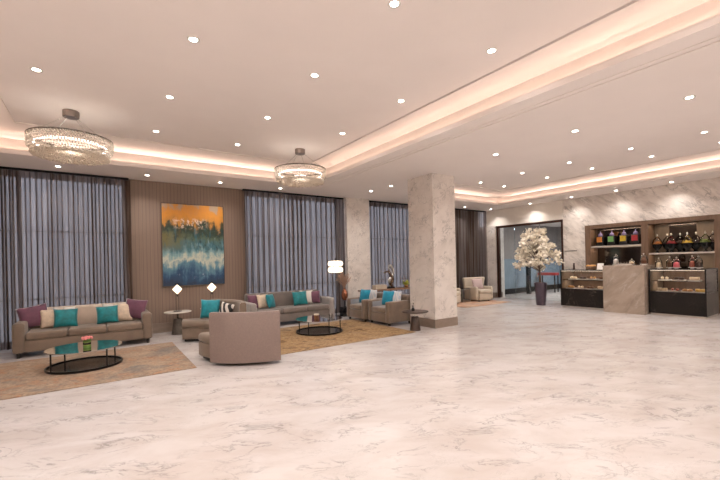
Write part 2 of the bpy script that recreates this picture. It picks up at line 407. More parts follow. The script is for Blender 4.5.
struct(MB().box(X0 - .2, 19.2, Y0 - .2, 10.6, -.2, 0).build('floor', 'floor'))
b = MB()
b.box(X0 - .2, C1[0], Y0 - .2, 10.6, ZS, ZS + .06)
b.box(C1[0], C1[1], C1[3], 10.6, ZS, ZS + .06); b.box(C1[0], C1[1], Y0 - .2, C1[2], ZS, ZS + .06)
b.box(C1[1], C2[0], Y0 - .2, 10.6, ZS, ZS + .06)
b.box(C2[0], C2[1], C2[3], 10.6, ZS, ZS + .06); b.box(C2[0], C2[1], Y0 - .2, C2[2], ZS, ZS + .06)
b.box(C2[1], 13.6, Y0 - .2, 10.6, ZS, ZS + .06)
struct(b.build('ceiling', 'ceiling', smooth=False))
COVE1, COVE2 = .6, 1.45
tn = [0]
def trim(b, mat):
    tn[0] += 1
    return struct(b.build('trim_%d' % tn[0], mat, smooth=False))
for (x0, x1, y0, y1), gi in ((C1, (.42, .32, .62)), (C2, (.42, .62, .62))):
    # raised panel, shadow-gap ring, upper cove wall, lip
    gl, gr, gf = gi
    px0, px1, py0, py1 = x0 + gl, x1 - gr, y0 + .5, y1 - gf
    struct(MB().box(px0, px1, py0, py1, ZC, ZC + .06).build('ceiling', 'ceiling', smooth=False))
    ox0, ox1, oy0, oy1 = x0 - .60, x1 + .60, y0 - .60, y1 + .60
    r = MB(); g = .028
    for q in ((ox0, px0 - g, oy0, oy1), (px1 + g, ox1, oy0, oy1), (px0 - g, px1 + g, py1 + g, oy1), (px0 - g, px1 + g, oy0, py0 - g)):
        r.box(*q, ZC - .012, ZC + .06)
    trim(r, 'ceiling')
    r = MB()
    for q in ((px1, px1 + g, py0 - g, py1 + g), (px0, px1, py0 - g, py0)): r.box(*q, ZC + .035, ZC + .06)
    trim(r, 'shaded_groove')  # shade painted in: the groove is dark on these two sides only
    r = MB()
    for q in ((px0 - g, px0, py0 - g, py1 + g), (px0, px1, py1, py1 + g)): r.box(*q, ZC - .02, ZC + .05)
    trim(r, 'moulding')  # same groove on the lit sides, made pale to carry the light
    r = MB()
    for q in ((ox0 - .05, ox0, oy0, oy1), (ox1, ox1 + .05, oy0, oy1), (ox0, ox1, oy1, oy1 + .05), (ox0, ox1, oy0 - .05, oy0)):
        r.box(*q, ZS + .06, ZC + .06)
    trim(r, 'moulding')
    # soffit upstand, then the taller board standing behind it: two light troughs
    for a, t, z0, z1 in ((0, .025, ZS + .06, ZS + .085), (.11, .03, ZS + .06, ZS + .285)):
        r = MB(); ax0, ax1, ay0, ay1 = x0 - a, x1 + a, y0 - a, y1 + a
        for q in ((ax0 - t, ax0, ay0 - t, ay1 + t), (ax1, ax1 + t, ay0 - t, ay1 + t), (ax0, ax1, ay1, ay1 + t), (ax0, ax1, ay0 - t, ay0)):
            r.box(*q, z0, z1)
        trim(r, 'moulding')
    for off, zl, col, e, tilt in ((.065, ZS + .066, (1, .70, .55), COVE1, 0), (.45, ZS + .10, (1, .82, .71), COVE2, .45)):
        for px, py, lx, ly, ax, sg in ((x0 - off, (y0 + y1) / 2, .03, y1 - y0, 'Y', 1), (x1 + off, (y0 + y1) / 2, .03, y1 - y0, 'Y', -1), ((x0 + x1) / 2, y1 + off, x1 - x0, .03, 'X', 1), ((x0 + x1) / 2, y0 - off, x1 - x0, .03, 'X', -1)):
            L = bpy.data.lights.new('cove_light', 'AREA'); L.shape = 'RECTANGLE'; L.size = lx; L.size_y = ly
            L.color = col; L.energy = e * max(lx, ly)
            lo = bpy.data.objects.new('cove_light', L); COL.objects.link(lo); lo.location = (px, py, zl)
            lo.rotation_euler = (PI + (tilt * sg if ax == 'X' else 0), (tilt * -sg if ax == 'Y' else 0), 0) 
# two fine lines on the beam beside the lounge coffer
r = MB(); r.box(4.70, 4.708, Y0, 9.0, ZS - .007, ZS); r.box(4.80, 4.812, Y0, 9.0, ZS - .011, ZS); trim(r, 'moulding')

# curtain wall: feature panel, piers, glazed bays
def wall(name, mat, *boxes):
    b = MB()
    for q in boxes: b.box(*q)
    return struct(b.build(name, mat, smooth=False))
wall('wall_north', 'panel', (.52, 3.2, 9.97, 10.45, 0, ZS))
wall('wall_pier', 'wall_marble', (6.24, 7.10, 9.70, 10.45, 0, ZS))
wall('wall_pier', 'wall_marble', (9.55, 10.45, 9.84, 10.45, 0, ZS))
wall('wall_pier', 'wall_marble', (13.18, 13.75, 9.42, 10.45, 0, 2.90))
wall('baseboard_north', 'skirting', (.52, 3.2, 9.945, 9.97, 0, .22))
wall('baseboard_pier', 'skirting', (6.225, 7.115, 9.685, 9.70, 0, .2), (6.225, 6.24, 9.685, 9.95, 0, .2))
wall('baseboard_pier', 'skirting', (13.165, 13.18, 9.405, 10.2, 0, .2), (13.165, 13.6, 9.405, 9.42, 0, .2))
wall('wall_west', 'plaster', (X0 - .2, X0, Y0 - .2, 10.45, 0, ZS))
wall('wall_south', 'plaster', (X0, 13.75, Y0 - .2, Y0, 0, ZS))
# free-standing pillar
wall('wall_pillar', 'wall_marble', (6.26, 7.0, 6.10, 6.93, .2, ZS))
wall('baseboard_pillar', 'skirting', (6.25, 7.01, 6.09, 6.94, 0, .2))
# cafe wall with its niche (X 13.2-13.75)
NY0, NY1, NZ1 = 2.70, 6.02, 2.59
wall('wall_east', 'cafe_marble', (13.3, 13.9, NY1, 6.76, 0, ZS), (13.3, 13.9, NY0, NY1, NZ1, ZS), (13.3, 13.9, Y0, NY0, 0, ZS), (13.8, 13.95, NY0, NY1, 0, NZ1))
wall('wall_bulkhead', 'bulkhead', (13.28, 13.75, 6.76, 9.98, 2.88, ZS))
wall('baseboard_east', 'skirting', (13.285, 13.3, 6.02, 6.76, 0, .12))

wn = [0]
def window(xa, xb, n):
    wn[0] += 1
    b = MB()
    for i in range(n + 1):
        x = xa + (xb - xa) * i / n; b.box(x - .03, x + .03, 10.28, 10.36, 0, ZS)
    for z0, z1 in ((0, .10), (2.33, 2.36), (3.45, ZS)): b.box(xa, xb, 10.285, 10.355, z0, z1)
    o = struct(b.build('window_%d' % wn[0], 'win_frame', smooth=False))
    sl = MB().box(xa, xb, 10.04, 10.28, .925, .955).build('window_sill', 'porcelain', o, smooth=False); sl['kind'] = 'structure'
    p = MB().box(xa, xb, 10.315, 10.325, .05, ZS).build('pane', 'win_glass', o, smooth=False); p['kind'] = 'structure'
window(-3.2, .5, 2); window(3.22, 6.22, 2); window(7.12, 9.53, 1); wall('wall_far', 'plaster', (10.45, 13.18, 10.2, 10.45, 0, ZS))

def curtain(xa, xb, label, seed):
    rnd = random.Random(seed); b = MB(); n = int((xb - xa) / .012); ph = 0; lam = .13; pts = []
    amp = .05
    for i in range(n + 1):
        x = xa + (xb - xa) * i / n
        if i % 9 == 0: lam = lam * .4 + .6 * rnd.uniform(.075, .22); amp = amp * .5 + .5 * rnd.uniform(.035, .085)
        ph += 2 * PI * (xb - xa) / n / lam
        pts.append((x + .03 * math.sin(2 * ph), 9.875 - amp * math.sin(ph)))
    rows = []
    for z in (.015, .4, 1.2, 2.2, 3.1, 3.50):
        k = 1.0 if z < 3 else .8
        rows.append([b.bm.verts.new((x, 9.875 + (y - 9.875) * k, z)) for x, y in pts])
    for r0, r1 in zip(rows, rows[1:]):
        for i in range(n): b.bm.faces.new((r0[i], r0[i + 1], r1[i + 1], r1[i]))
    t = thing('curtain', label, 'curtain', group='sheer curtains along the glazing')
    b.build('drape', 'curtain', t, sharp=180)
    MB().box(xa, xb, 9.84, 9.92, 3.50, 3.545).build('curtain_track', 'black_metal', t, smooth=False)
curtain(-3.15, .56, 'grey-blue sheer curtain behind the sofa with plum cushions at both ends', 1)
curtain(3.12, 6.23, 'grey-blue sheer curtain between the painting wall and the wall pier, lit by the floor lamp', 2)
curtain(7.12, 9.54, 'dark sheer curtain behind the bronze sculpture, between wall pier and big marble pillar', 3)
curtain(10.46, 13.2, 'darkest brown sheer curtain behind the cream armchair, next to the glass partition', 4)

# glazed partition with corridor behind
t = MB(); t.box(13.24, 13.36, 9.30, 9.40, 0, 2.88); t.box(13.24, 13.36, 6.76, 6.80, 0, 2.88); t.box(13.24, 13.36, 6.76, 9.40, 2.80, 2.88)
d = struct(t.build('door_1', 'brown_metal', smooth=False))
p = MB(); p.box(13.295, 13.307, 8.62, 9.30, .01, 2.80); p.box(13.295, 13.307, 6.80, 7.62, .01, 2.80)
o = p.build('pane', 'partition_glass', d, smooth=False)
p = MB().box(13.31, 13.322, 7.60, 8.64, .01, 2.80).build('door_leaf', 'partition_glass', d, smooth=False)
MB().tube([(13.26, 7.72, .85), (13.26, 7.72, 1.55)], .014).tube([(13.26, 7.72, .9), (13.31, 7.72, .9)], .01).tube([(13.26, 7.72, 1.5), (13.31, 7.72, 1.5)], .01).build('door_handle', 'steel', d)
wall('wall_corridor', 'corridor_grey', (13.75, 19.2, 9.95, 10.1, 0, 3.2), (19.0, 19.2, 3.0, 10, 0, 3.2), (13.95, 19.2, 2.8, 3.0, 0, 3.2))
wall('ceiling_corridor', 'ceiling', (13.62, 19.2, 2.8, 10.1, 3.1, 3.2))
wall('baseboard_corridor', 'foot', (13.75, 19.0, 9.93, 9.95, 0, .22), (18.98, 19.0, 3.0, 9.95, 0, .22))
wall('window_%d' % 9, 'blue_panel', (13.95, 18.98, 9.875, 9.93, .24, 1.55), (18.95, 18.98, 3.2, 9.9, .24, 1.55))
wall('wall_column', 'black_box', (15.35, 15.5, 9.3, 9.45, 0, 1.55))
t = thing('bench', 'red padded bench seen through the glass partition behind the blossom tree', 'bench', (16.9, 9.30, 0))
MB().box(-.18, .18, -.42, .42, .76, .88, .03).build('seat', 'red_wall', t)
for sx in (-.14, .14):
    for sy in (-.36, .36): MB().box(sx - .02, sx + .02, sy - .02, sy + .02, 0, .76).build('leg', 'black_metal', t)
L = bpy.data.lights.new('corridor_lamp', 'AREA'); L.size = 1.2; L.energy = 90; L.color = (1, .88, .76)
lo = bpy.data.objects.new('corridor_lamp', L); COL.objects.link(lo); lo.location = (15.6, 7.2, 3.09)
L = bpy.data.lights.new('corridor_lamp', 'AREA'); L.size = 1.2; L.energy = 80; L.color = (.95, .97, 1)
lo = bpy.data.objects.new('corridor_lamp', L); COL.objects.link(lo); lo.location = (17.6, 6.0, 3.09)

# ------------------------------------------------------------------ downlights
SPOT = bpy.data.lights.new('downlight_spot', 'SPOT'); SPOT.energy = 42; SPOT.spot_size = math.radians(155); SPOT.spot_blend = 1.0; SPOT.shadow_soft_size = .05; SPOT.color = (1, .935, .885)
WSPOT = bpy.data.lights.new('wall_wash_spot', 'SPOT'); WSPOT.energy = 34; WSPOT.spot_size = math.radians(125); WSPOT.spot_blend = 1.0; WSPOT.shadow_soft_size = .04; WSPOT.color = (1, .935, .885)
DIM = SPOT.copy(); DIM.energy = 24; DIM2 = SPOT.copy(); DIM2.energy = 16
proto = {}
def downlight(x, y, z, label, light):
    key = light.name
    if key not in proto:
        t = thing('downlight', label, 'downlight', (x, y, z), 0, 'recessed ceiling downlights')
        MB().lathe([(.040, 0), (.040, -.004), (.060, -.006), (.063, 0)], 20, cap=False).build('trim_ring', 'porcelain', t)
        MB().lathe([(.039, -.003), (.02, -.0035), (.001, -.0035)], 16).build('lens', 'lens', t)
        lo = bpy.data.objects.new('spot_lamp', light); COL.objects.link(lo); lo.parent = t; lo.location = (0, 0, -.03)
        proto[key] = t
    else:
        t = copy_tree(proto[key]); t.location = (x, y, z); t['label'] = label
ordn = ['first', 'second', 'third', 'fourth', 'fifth', 'sixth']
G1 = {-.58: 'nearest the curtained far-left corner', .85: 'second line from the left', 2.28: 'middle line', 3.72: 'line along the beam'}
for (x, y) in ((-.58, 5.85), (.85, 4.22), (.85, 5.84), (.85, 7.45), (2.28, 2.65), (2.28, 4.22), (2.28, 5.85), (2.28, 7.47), (3.72, 2.65), (3.72, 4.22), (3.72, 5.86)):
    row = {2: 'fourth', 4: 'third', 5: 'second', 7: 'first'}[int(y)]
    ln = {-.58: 'leftmost line', .85: 'second line from the left', 2.28: 'third line from the left', 3.72: 'line beside the beam'}[x]
    downlight(x, y, ZC, 'lounge ceiling downlight, %s row from the curtains, %s' % (row, ln), SPOT)
for i, (x, y) in enumerate(((9.72, 7.42), (10.92, 7.42), (9.72, 6.02), (10.92, 5.98), (9.72, 4.75), (10.92, 4.75), (9.72, 3.42), (10.92, 3.42), (9.72, 2.19), (10.92, 2.19))):
    downlight(x, y, ZC, 'cafe-side ceiling downlight, %s pair from the far end, %s' % (ordn[i // 2], 'nearer the cafe wall' if i % 2 else 'farther from the cafe wall'), SPOT)
for i, x in enumerate((-.64, .88, 2.42, 3.96)):
    downlight(x, 9.36, ZS, ['soffit downlight above the sofa with plum cushions, near the left chandelier', 'soffit downlight above the right end of the front sofa, left of the painting',
                            'soffit downlight above the painting top right corner', 'soffit downlight between the curtain and the farther chandelier'][i], WSPOT)
for x, y, l in ((6.32, 8.53, 'soffit downlight just in front of the wall pier'), (6.38, 7.71, 'soffit downlight between the wall pier and the big marble pillar'),
                (6.26, 4.42, 'beam soffit downlight just past the big marble pillar, farthest of its line of three'), (6.22, 2.94, 'beam soffit downlight, middle of the line of three'), (6.2, 1.53, 'beam soffit downlight nearest the camera')):
    downlight(x, y, ZS, l, SPOT)
for x, y, l in ((11.4, 9.44, 'soffit downlight above the cream armchair and brown curtain'), (12.84, 9.34, 'soffit downlight at the far corner above the glass partition post'),
                (12.93, 7.74, 'soffit downlight above the white blossom tree'), (12.88, 6.25, 'soffit downlight above the left end of the cafe shelves'),
                (12.9, 4.95, 'soffit downlight above the jars of sweets in the narrower niche'), (12.88, 3.6, 'soffit downlight above the wider niche of the cafe wall')):
    downlight(x, y, ZS, l, WSPOT)
for x, y in [(a, c) for a in (-.58, .85, 2.28, 3.72) for c in (1.05, -.5, -2.0)] + [(-.58, 4.22), (-.58, 2.65), (9.72, .9), (10.92, .9), (9.72, -.8), (10.92, -.8), (6.2, 0.0), (6.2, -1.8)]:
    lo = bpy.data.objects.new('spot_lamp', DIM2 if x > 5 else DIM); COL.objects.link(lo); lo.location = (x, y, ZS - .02 if x > 6 and x < 7 else ZC - .03)  # unseen lamps without fittings, added beyond the visible rows for their light

FILL = SPOT.copy(); FILL.energy = 130
for x, y in [(a, Y0 + .45) for a in (-2, .2, 2.4, 4.6, 6.8, 9, 11.2)] + [(X0 + .45, b) for b in (-2.2, -.2, 1.8, 3.8)]:
    lo = bpy.data.objects.new('fill_lamp', FILL); COL.objects.link(lo); lo.location = (x, y, ZS - .02)  # unseen lamps added by two walls to lift ceiling and pillar light

# ------------------------------------------------------------------ chandeliers
def chandelier(x, y, label, seed):
    rnd = random.Random(seed)
    t = thing('chandelier', label, 'chandelier', (x, y, 0), 0, 'round crystal chandeliers')
    MB().lathe([(.10, ZC - .095), (.105, ZC - .085), (.105, ZC)], 28).build('canopy', 'canopy_metal', t)
    for k in range(4):
        a = PI / 4 + k * PI / 2
        MB().tube([(.07 * math.cos(a), .07 * math.sin(a), ZC - .09), (.50 * math.cos(a), .50 * math.sin(a), 3.50)], .0035, 5).build('suspension_wire', 'steel', t)
    R = .52
    for z in (3.497,):
        MB().lathe([(R - .03, z), (R + .012, z), (R + .012, z + .014), (R - .03, z + .014)], 48, cap=False).build('rim', 'stone_base', t)
    b = MB()
    def octa(p, s, h):
        vs = [b.bm.verts.new(p + Vector(q)) for q in ((s, 0, 0), (0, s, 0), (-s, 0, 0), (0, -s, 0), (0, 0, h), (0, 0, -h))]
        for i in range(4):
            b.bm.faces.new((vs[i], vs[(i + 1) % 4], vs[4])); b.bm.faces.new((vs[(i + 1) % 4], vs[i], vs[5]))
    for row in range(7):
        for i in range(92):
            a = 2 * PI * (i + .5 * (row % 2)) / 92; zz = 3.485 - row * .036; rr = R - .11 * max(0, (row - 3) / 4) ** 1.6 + rnd.uniform(-.008, .008)
            octa(Vector((rr * math.cos(a), rr * math.sin(a), zz + rnd.uniform(-.006, .006))), .015, .021)
    o = b.build('crystal_band', 'crystal', t, smooth=False); o['kind'] = 'stuff'
    b = MB()
    for ring in range(15):
        rr = .475 - ring * .032; n = max(6, int(rr * 150))
        for i in range(n):
            a = 2 * PI * (i + rnd.random() * .5) / n
            octa(Vector((rr * math.cos(a), rr * math.sin(a), 3.255 + rnd.uniform(-.012, .012) + .012 * ring / 2)), .023, .026)
    o = b.build('crystal_skirt', 'crystal', t, smooth=False); o['kind'] = 'stuff'
    MB().lathe([(.17, 3.36), (.10, 3.345), (.001, 3.34)], 32).build('lamp_disc', 'ring_glow', t)
    pts = [(.44 * math.cos(2 * PI * i / 40), .44 * math.sin(2 * PI * i / 40), 3.40) for i in range(41)]
    MB().tube(pts, .014, 6).build('led_ring', 'ring_glow', t)
chandelier(-.32, 7.15, 'left round crystal chandelier hanging nearest the front sofa, seen from below', 11)
chandelier(3.48, 7.15, 'farther, smaller-looking crystal chandelier above the second seating group', 12)

# ------------------------------------------------------------------ painting
t = thing('painting', 'large abstract painting of orange sky over blue and teal water on the brown ribbed wall', 'painting', (1.915, 9.94, 1.085))
MB().box(-.70, .70, -.022, .02, 0, 1.96).build('canvas', 'painting', t, smooth=False)
f = MB(); f.box(-.712, -.702, -.026, .025, -.012, 1.972).box(.702, .712, -.026, .025, -.012, 1.972).box(-.702, .702, -.026, .025, -.012, -.002).box(-.702, .702, -.026, .025, 1.962, 1.972)
f.build('frame', 'stone_base', t, smooth=False)

# ------------------------------------------------------------------ rugs
def rug(x0, x1, y0, y1, mat, label, name='rug'):
    tag(MB().box(x0, x1, y0, y1, 0.001, .012, .004, 1).build(name, mat), label, 'rug')
rug(-2.6, 1.18, 6.14, 8.50, 'rug_rust', 'rust and grey distressed rug under the coffee table holding pink flowers')
rug(1.95, 5.62, 6.06, 8.55, 'rug_gold', 'golden brown rug between the curved sofa and the pair of armchairs')
rug(9.7, 12.1, 8.05, 9.45, 'rug_red', 'small reddish rug in front of the cream armchair by the brown curtain')

# ------------------------------------------------------------------ cushions
def pillow_mesh(w, h, th):
    b = MB(); n = 12; g = {}
    for side in (-1, 1):
        for i in range(n + 1):
            for j in range(n + 1):
                u, v = -1 + 2 * i / n, -1 + 2 * j / n
                if side == 1 and (i in (0, n) or j in (0, n)): g[(side, i, j)] = g[(-1, i, j)]; continue
                px = w / 2 * u * (1 - .07 * (1 - v * v) * abs(u) ** 3 - 0) ; pz = h / 2 * v * (1 - .07 * (1 - u * u) * abs(v) ** 3)
                d = th / 2 * (max(0, 1 - u * u) ** .45) * (max(0, 1 - v * v) ** .45)
                g[(side, i, j)] = b.bm.verts.new((px, side * d, pz + h / 2))
        for i in range(n):
            for j in range(n):
                q = [g[(side, i, j)], g[(side, i + 1, j)], g[(side, i + 1, j + 1)], g[(side, i, j + 1)]]
                b.bm.faces.new(q if side < 0 else q[::-1])
    return b
def pillow(mat, loc, label, rz=0, tilt=.22, roll=0, w=.40, h=.38, th=.15, group='throw cushions'):
    """stands on its lower edge at loc, leaning back by tilt; faces local -Y"""
    o = pillow_mesh(w, h, th).build('cushion', mat, sharp=180)
    o.rotation_mode = 'QUATERNION'
    q = Matrix.Rotation(rz, 3, 'Z') @ Matrix.Rotation(-tilt, 3, 'X') @ Matrix.Rotation(roll, 3, 'Y')
    o.rotation_quaternion = q.to_quaternion(); o.location = loc
    return tag(o, label, 'cushion', group)

# ------------------------------------------------------------------ sofas
def sofa(x0, x1, yf, yb, label, fab, back, nseat=3, aw=.17, armm=None):
    cx, cy = (x0 + x1) / 2, (yf + yb) / 2; w, d = (x1 - x0) / 2, (yb - yf) / 2
    t = thing('sofa', label, 'sofa', (cx, cy, 0))
    MB().box(-w + aw - .01, w - aw + .01, -d + .02, d - .02, .095, .30, .02).build('seat_base', fab, t)
    iw = (2 * w - 2 * aw) / nseat
    for k in range(nseat):
        xa = -w + aw + k * iw
        MB().box(xa + .003, xa + iw - .003, -d + .0, d - .24, .30, .43, .04, 4).build('seat_cushion', fab, t)
    for s in (-1, 1):
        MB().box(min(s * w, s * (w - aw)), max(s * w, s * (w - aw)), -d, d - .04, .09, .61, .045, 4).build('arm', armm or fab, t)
    bk = MB(); bk.box(-w + .13, w - .13, d - .20, d, .30, .80, .05, 4)
    bk.build('backrest', back, t)
    for sx in (-1, 1):
        for sy in (-1, 1):
            MB().box(sx * (w - .08) - .025, sx * (w - .08) + .025, sy * (d - .07) - .025, sy * (d - .07) + .025, 0, .092).build('foot', 'foot', t, smooth=False)
    return t
sofa(-1.28, .86, 8.76, 9.70, 'long taupe three-seat sofa in front of the curtain, with plum, cream and teal cushions', 'taupe', 'beige_back')
sofa(2.92, 5.26, 8.86, 9.74, 'grey three-seat sofa against the curtain beside the floor lamp', 'taupe_grey', 'taupe_grey', armm='sheen_arm')
ys = 9.26
pillow('plum', (-.99, ys, .468), 'plum cushion leaning on the left arm of the sofa below the left curtain', .25, .25, -.16, .46, .42)
pillow('cream', (-.755, ys - .03, .435), 'cream cushion between the plum cushion and the teal one, left end of the front sofa', .1, .22, -.03, .38, .36)
pillow('white_fabric', (-.60, ys + .10, .435), 'white cushion mostly hidden behind the left teal cushion of the front sofa', 0, .10, 0, .36, .37, .10)
pillow('teal', (-.56, ys - .13, .435), 'teal velvet cushion in front of a white cushion, left half of the front sofa', .1, .30, .04, .38, .36)
pillow('teal', (.11, ys - .12, .435), 'teal velvet cushion in the right half of the front sofa', -.05, .30, -.04, .38, .36)
pillow('white_fabric', (.20, ys + .10, .435), 'pale cushion behind the right teal cushion of the front sofa', 0, .10, 0, .36, .37, .10)
pillow('cream', (.37, ys - .0, .435), 'cream cushion between teal and plum, right end of the front sofa', -.1, .22, .05, .38, .38)
pillow('plum', (.55, ys - .02, .465), 'plum cushion leaning on the right arm of the front sofa', -.3, .22, .16, .42, .42)
ys = 9.34
pillow('plum', (3.20, ys - .02, .435), 'dark plum cushion at the left end of the grey sofa by the floor lamp', .2, .22, 0, .36, .36)
pillow('cream', (3.42, ys - .05, .435), 'cream cushion next to a turquoise one on the left half of the grey sofa', .35, .22, 0, .36, .36)
pillow('aqua', (3.60, ys - .14, .435), 'bright turquoise cushion turned edgeways, left half of the grey sofa', .75, .25, .05, .36, .36)
pillow('teal', (4.42, ys - .12, .435), 'teal cushion on the right half of the grey sofa', -.05, .28, -.03, .42, .38)
pillow('white_fabric', (4.66, ys + .0, .435), 'white cushion between teal and plum on the right half of the grey sofa', -.1, .20, 0, .38, .38, .12)
pillow('plum', (4.88, ys - .02, .435), 'plum cushion beside the right arm of the grey sofa', -.25, .2, 0, .34, .36)

# curved sofas
def curved_sofa(c, a0, a1, ab0, ab1, rin, rseat, rout, label, bm_mat, seat_mat):
    t = thing('curved_sofa', label, 'sofa', (c[0], c[1], 0), 0, 'curved sofas')
    MB().arc(rrect(rin + .06, rseat - .05, 0.014, .07, .01, 1), (0, 0), a0 + 3, a1 - 3).build('plinth', 'foot', t)
    MB().arc(rrect(rin + .01, rseat, .06, .29, .03), (0, 0), a0, a1).build('seat_base', seat_mat, t)
    MB().arc(rrect(rin - .015, rseat, .285, .43, .055, 4), (0, 0), a0 - .5, a1 + .5).build('seat_cushion', seat_mat, t)
    MB().arc([(rseat - .06, .30), (rseat + .0, .05), (rout, .05), (rout, .79), (rout - .02, .82), (rout - .09, .82), (rout - .12, .79)][::-1], (0, 0), ab0, ab1).build('backrest', bm_mat, t)
    return t
curved_sofa((2.42, 6.81), 186, 258, 213, 264.5, .50, 1.10, 1.25, 'curved sofa seen from behind, its mauve-taupe back towards the marble floor', 'taupe_back', 'taupe')
curved_sofa((1.2, 7.70), -22, 77, -22, 48, .62, 1.10, 1.20, 'curved sofa with a teal and a black-and-white cushion, half hidden behind another curved back', 'taupe', 'taupe')
pillow('aqua', (1.87, 8.30, .440), 'turquoise cushion standing on the far curved sofa below the right table lamp', -.5, .16, .03, .40, .40)
pillow('mono', (2.07, 7.98, .445), 'black-and-white cushion on the far curved sofa', -.95, .22, .2, .34, .34, .12)

# ------------------------------------------------------------------ coffee tables
def coffee_table(x, y, r, label, mats, zt=.30):
    t = thing('coffee_table', label, 'table', (x, y, .013))
    MB().lathe([(r - .02, 0), (r, 0), (r, .035), (r - .02, .035)], 56, cap=False).build('base_ring', 'black_metal', t)
    MB().lathe([(r - .021, .005), (r - .021, .018)], 48).build('lower_shelf', 'ring_shelf', t)
    for k in range(4):
        a = math.radians(35 + 90 * k)
        MB().tube([((r - .01) * math.cos(a), (r - .01) * math.sin(a), .02), ((r - .01) * math.cos(a), (r - .01) * math.sin(a), zt - .01)], .011, 8).build('leg', 'black_metal', t)
    MB().lathe([(r - .0, zt - .012), (r + .005, zt - .006), (r, zt)], 56).build('tabletop', mats, t)
coffee_table(-.22, 7.40, .50, 'round mirror-topped coffee table on the rust rug with a small posy on it', 'mirror_top')
coffee_table(4.03, 7.50, .52, 'round mirror-topped coffee table on the golden rug, two small jars on it', 'mirror_top')
TZ = .013 + .30
t = thing('flower_vase', 'small striped vase of pink flowers on the front coffee table', 'vase', (-.19, 7.30, TZ + .001))
for k, (m, z0) in enumerate((('leafg', 0), ('candy_olive', .03), ('black_box', .045), ('candy_olive', .075), ('leafg', .09))):
    MB().lathe([(.052, z0), (.052, z0 + (.034 if m != 'candy_olive' else .0145))], 20).build('band', m, t)
b = MB(); rnd = random.Random(3)
for k in range(16):
    a = rnd.random() * 2 * PI; q = rnd.random() ** .5 * .065
    b.ball((q * math.cos(a), q * math.sin(a), .135 + rnd.random() * .015 + .015 * (1 - q / .065)), .022, 1)
b.build('blossoms', 'pink', t)
t = thing('candle_jar', 'brown glass candle jar with a pale lid on the farther coffee table', 'jar', (3.92, 7.42, TZ + .001))
MB().lathe([(.05, 0), (.055, .01), (.055, .085), (.045, .09)], 20).build('body', 'pastry_brown', t); MB().lathe([(.057, .09), (.057, .115), (.02, .12)], 20).build('lid', 'cream_fabric', t)
t = thing('candle_jar', 'small clear glass tumbler on the farther coffee table, nearer the armchairs', 'jar', (4.25, 7.36, TZ + .001))
MB().lathe([(.03, 0), (.035, .005), (.04, .09), (.037, .09), (.032, .01), (.001, .008)], 20, cap=False).build('body', 'glass', t)

# ------------------------------------------------------------------ side tables
def side_table(x, y, zt, rt, rb, top, base, label, stem_mat, hc):
    t = thing('side_table', label, 'table', (x, y, 0))
    MB().lathe([(rb, 0), (rb, .015), (rb * .66, hc), (rb * .62, hc + .01)], 28).build('base', base, t)
    MB().lathe([(.02, hc + .01), (.02, zt - .025)], 12).build('stem', stem_mat, t)
    MB().lathe([(rt - .02, zt - .026), (rt, zt - .014), (rt, zt - .006), (rt - .006, zt)], 40).build('tabletop', top, t)
side_table(1.45, 9.50, .515, .29, .14, 'white_top', 'stone_base', 'round white-topped side table with grey tapered base below the painting, carrying a lantern lamp', 'stone_base', .34)
side_table(2.21, 9.52, .535, .27, .14, 'white_top', 'stone_base', 'white-topped side table almost hidden behind the turquoise cushion', 'stone_base', .34)
side_table(5.78, 6.25, .43, .30, .12, 'cone_brown', 'cone_brown', 'dark round side table with tapered base in front of the marble pillar', 'steel', .30)
t = thing('bud_vase', 'tiny dark bud vase on the dark side table by the pillar', 'vase', (5.77, 6.30, .431))
MB().lathe([(.03, 0), (.04, .02), (.035, .05), (.012, .08), (.014, .12)], 16).build('body', 'black_box', t)
MB().tube([(0, 0, .11), (.01, 0, .16)], .004, 5).ball((.012, 0, .165), .016, 1).build('bud', 'cone_brown', t)

def lantern(x, y, zt, zc, label):
    t = thing('table_lamp', label, 'lamp', (x, y, zt))
    h = zc - zt
    MB().lathe([(.09, 0.001), (.09, .012), (.012, .016)], 24).build('base', 'black_metal', t)
    p = MB()
    for s in (-1, 1): p.tube([(s * .07 * .4, .02, .01), (s * .07 * .4, .02, h + .13)], .004, 6)
    p.tube([(-.06, .02, h + .13), (.06, .02, h + .13)], .005, 6); p.tube([(0, .02, h + .13), (0, 0, h + .11)], .005, 6)
    p.build('stand', 'black_metal', t)
    b = MB(); s = .098; g = .112
    b.box(-.074, .074, -.03, .03, -.074, .074, .012, 2, Matrix.Translation((0, 0, h)) @ Matrix.Scale(1.08, 4, (0, 0, 1)) @ Matrix.Rotation(PI / 4, 4, 'Y'))
    b.build('lamp_shade', 'lantern_glow', t)
    MB().lathe([(.001, -.03), (.02, -.012), (.012, .0), (.024, .012), (.012, .02)], 12, (0, 0, h - .135)).lathe([(.012, -.01), (.022, 0), (.012, .012), (.001, .03)], 12, (0, 0, h + .12)).build('finial', 'black_metal', t)
lantern(1.45, 9.52, .515, 1.02, 'diamond-shaped glowing lantern lamp on the fully visible white side table')
lantern(2.21, 9.52, .535, 1.02, 'diamond-shaped glowing lantern lamp rising above the turquoise cushion')

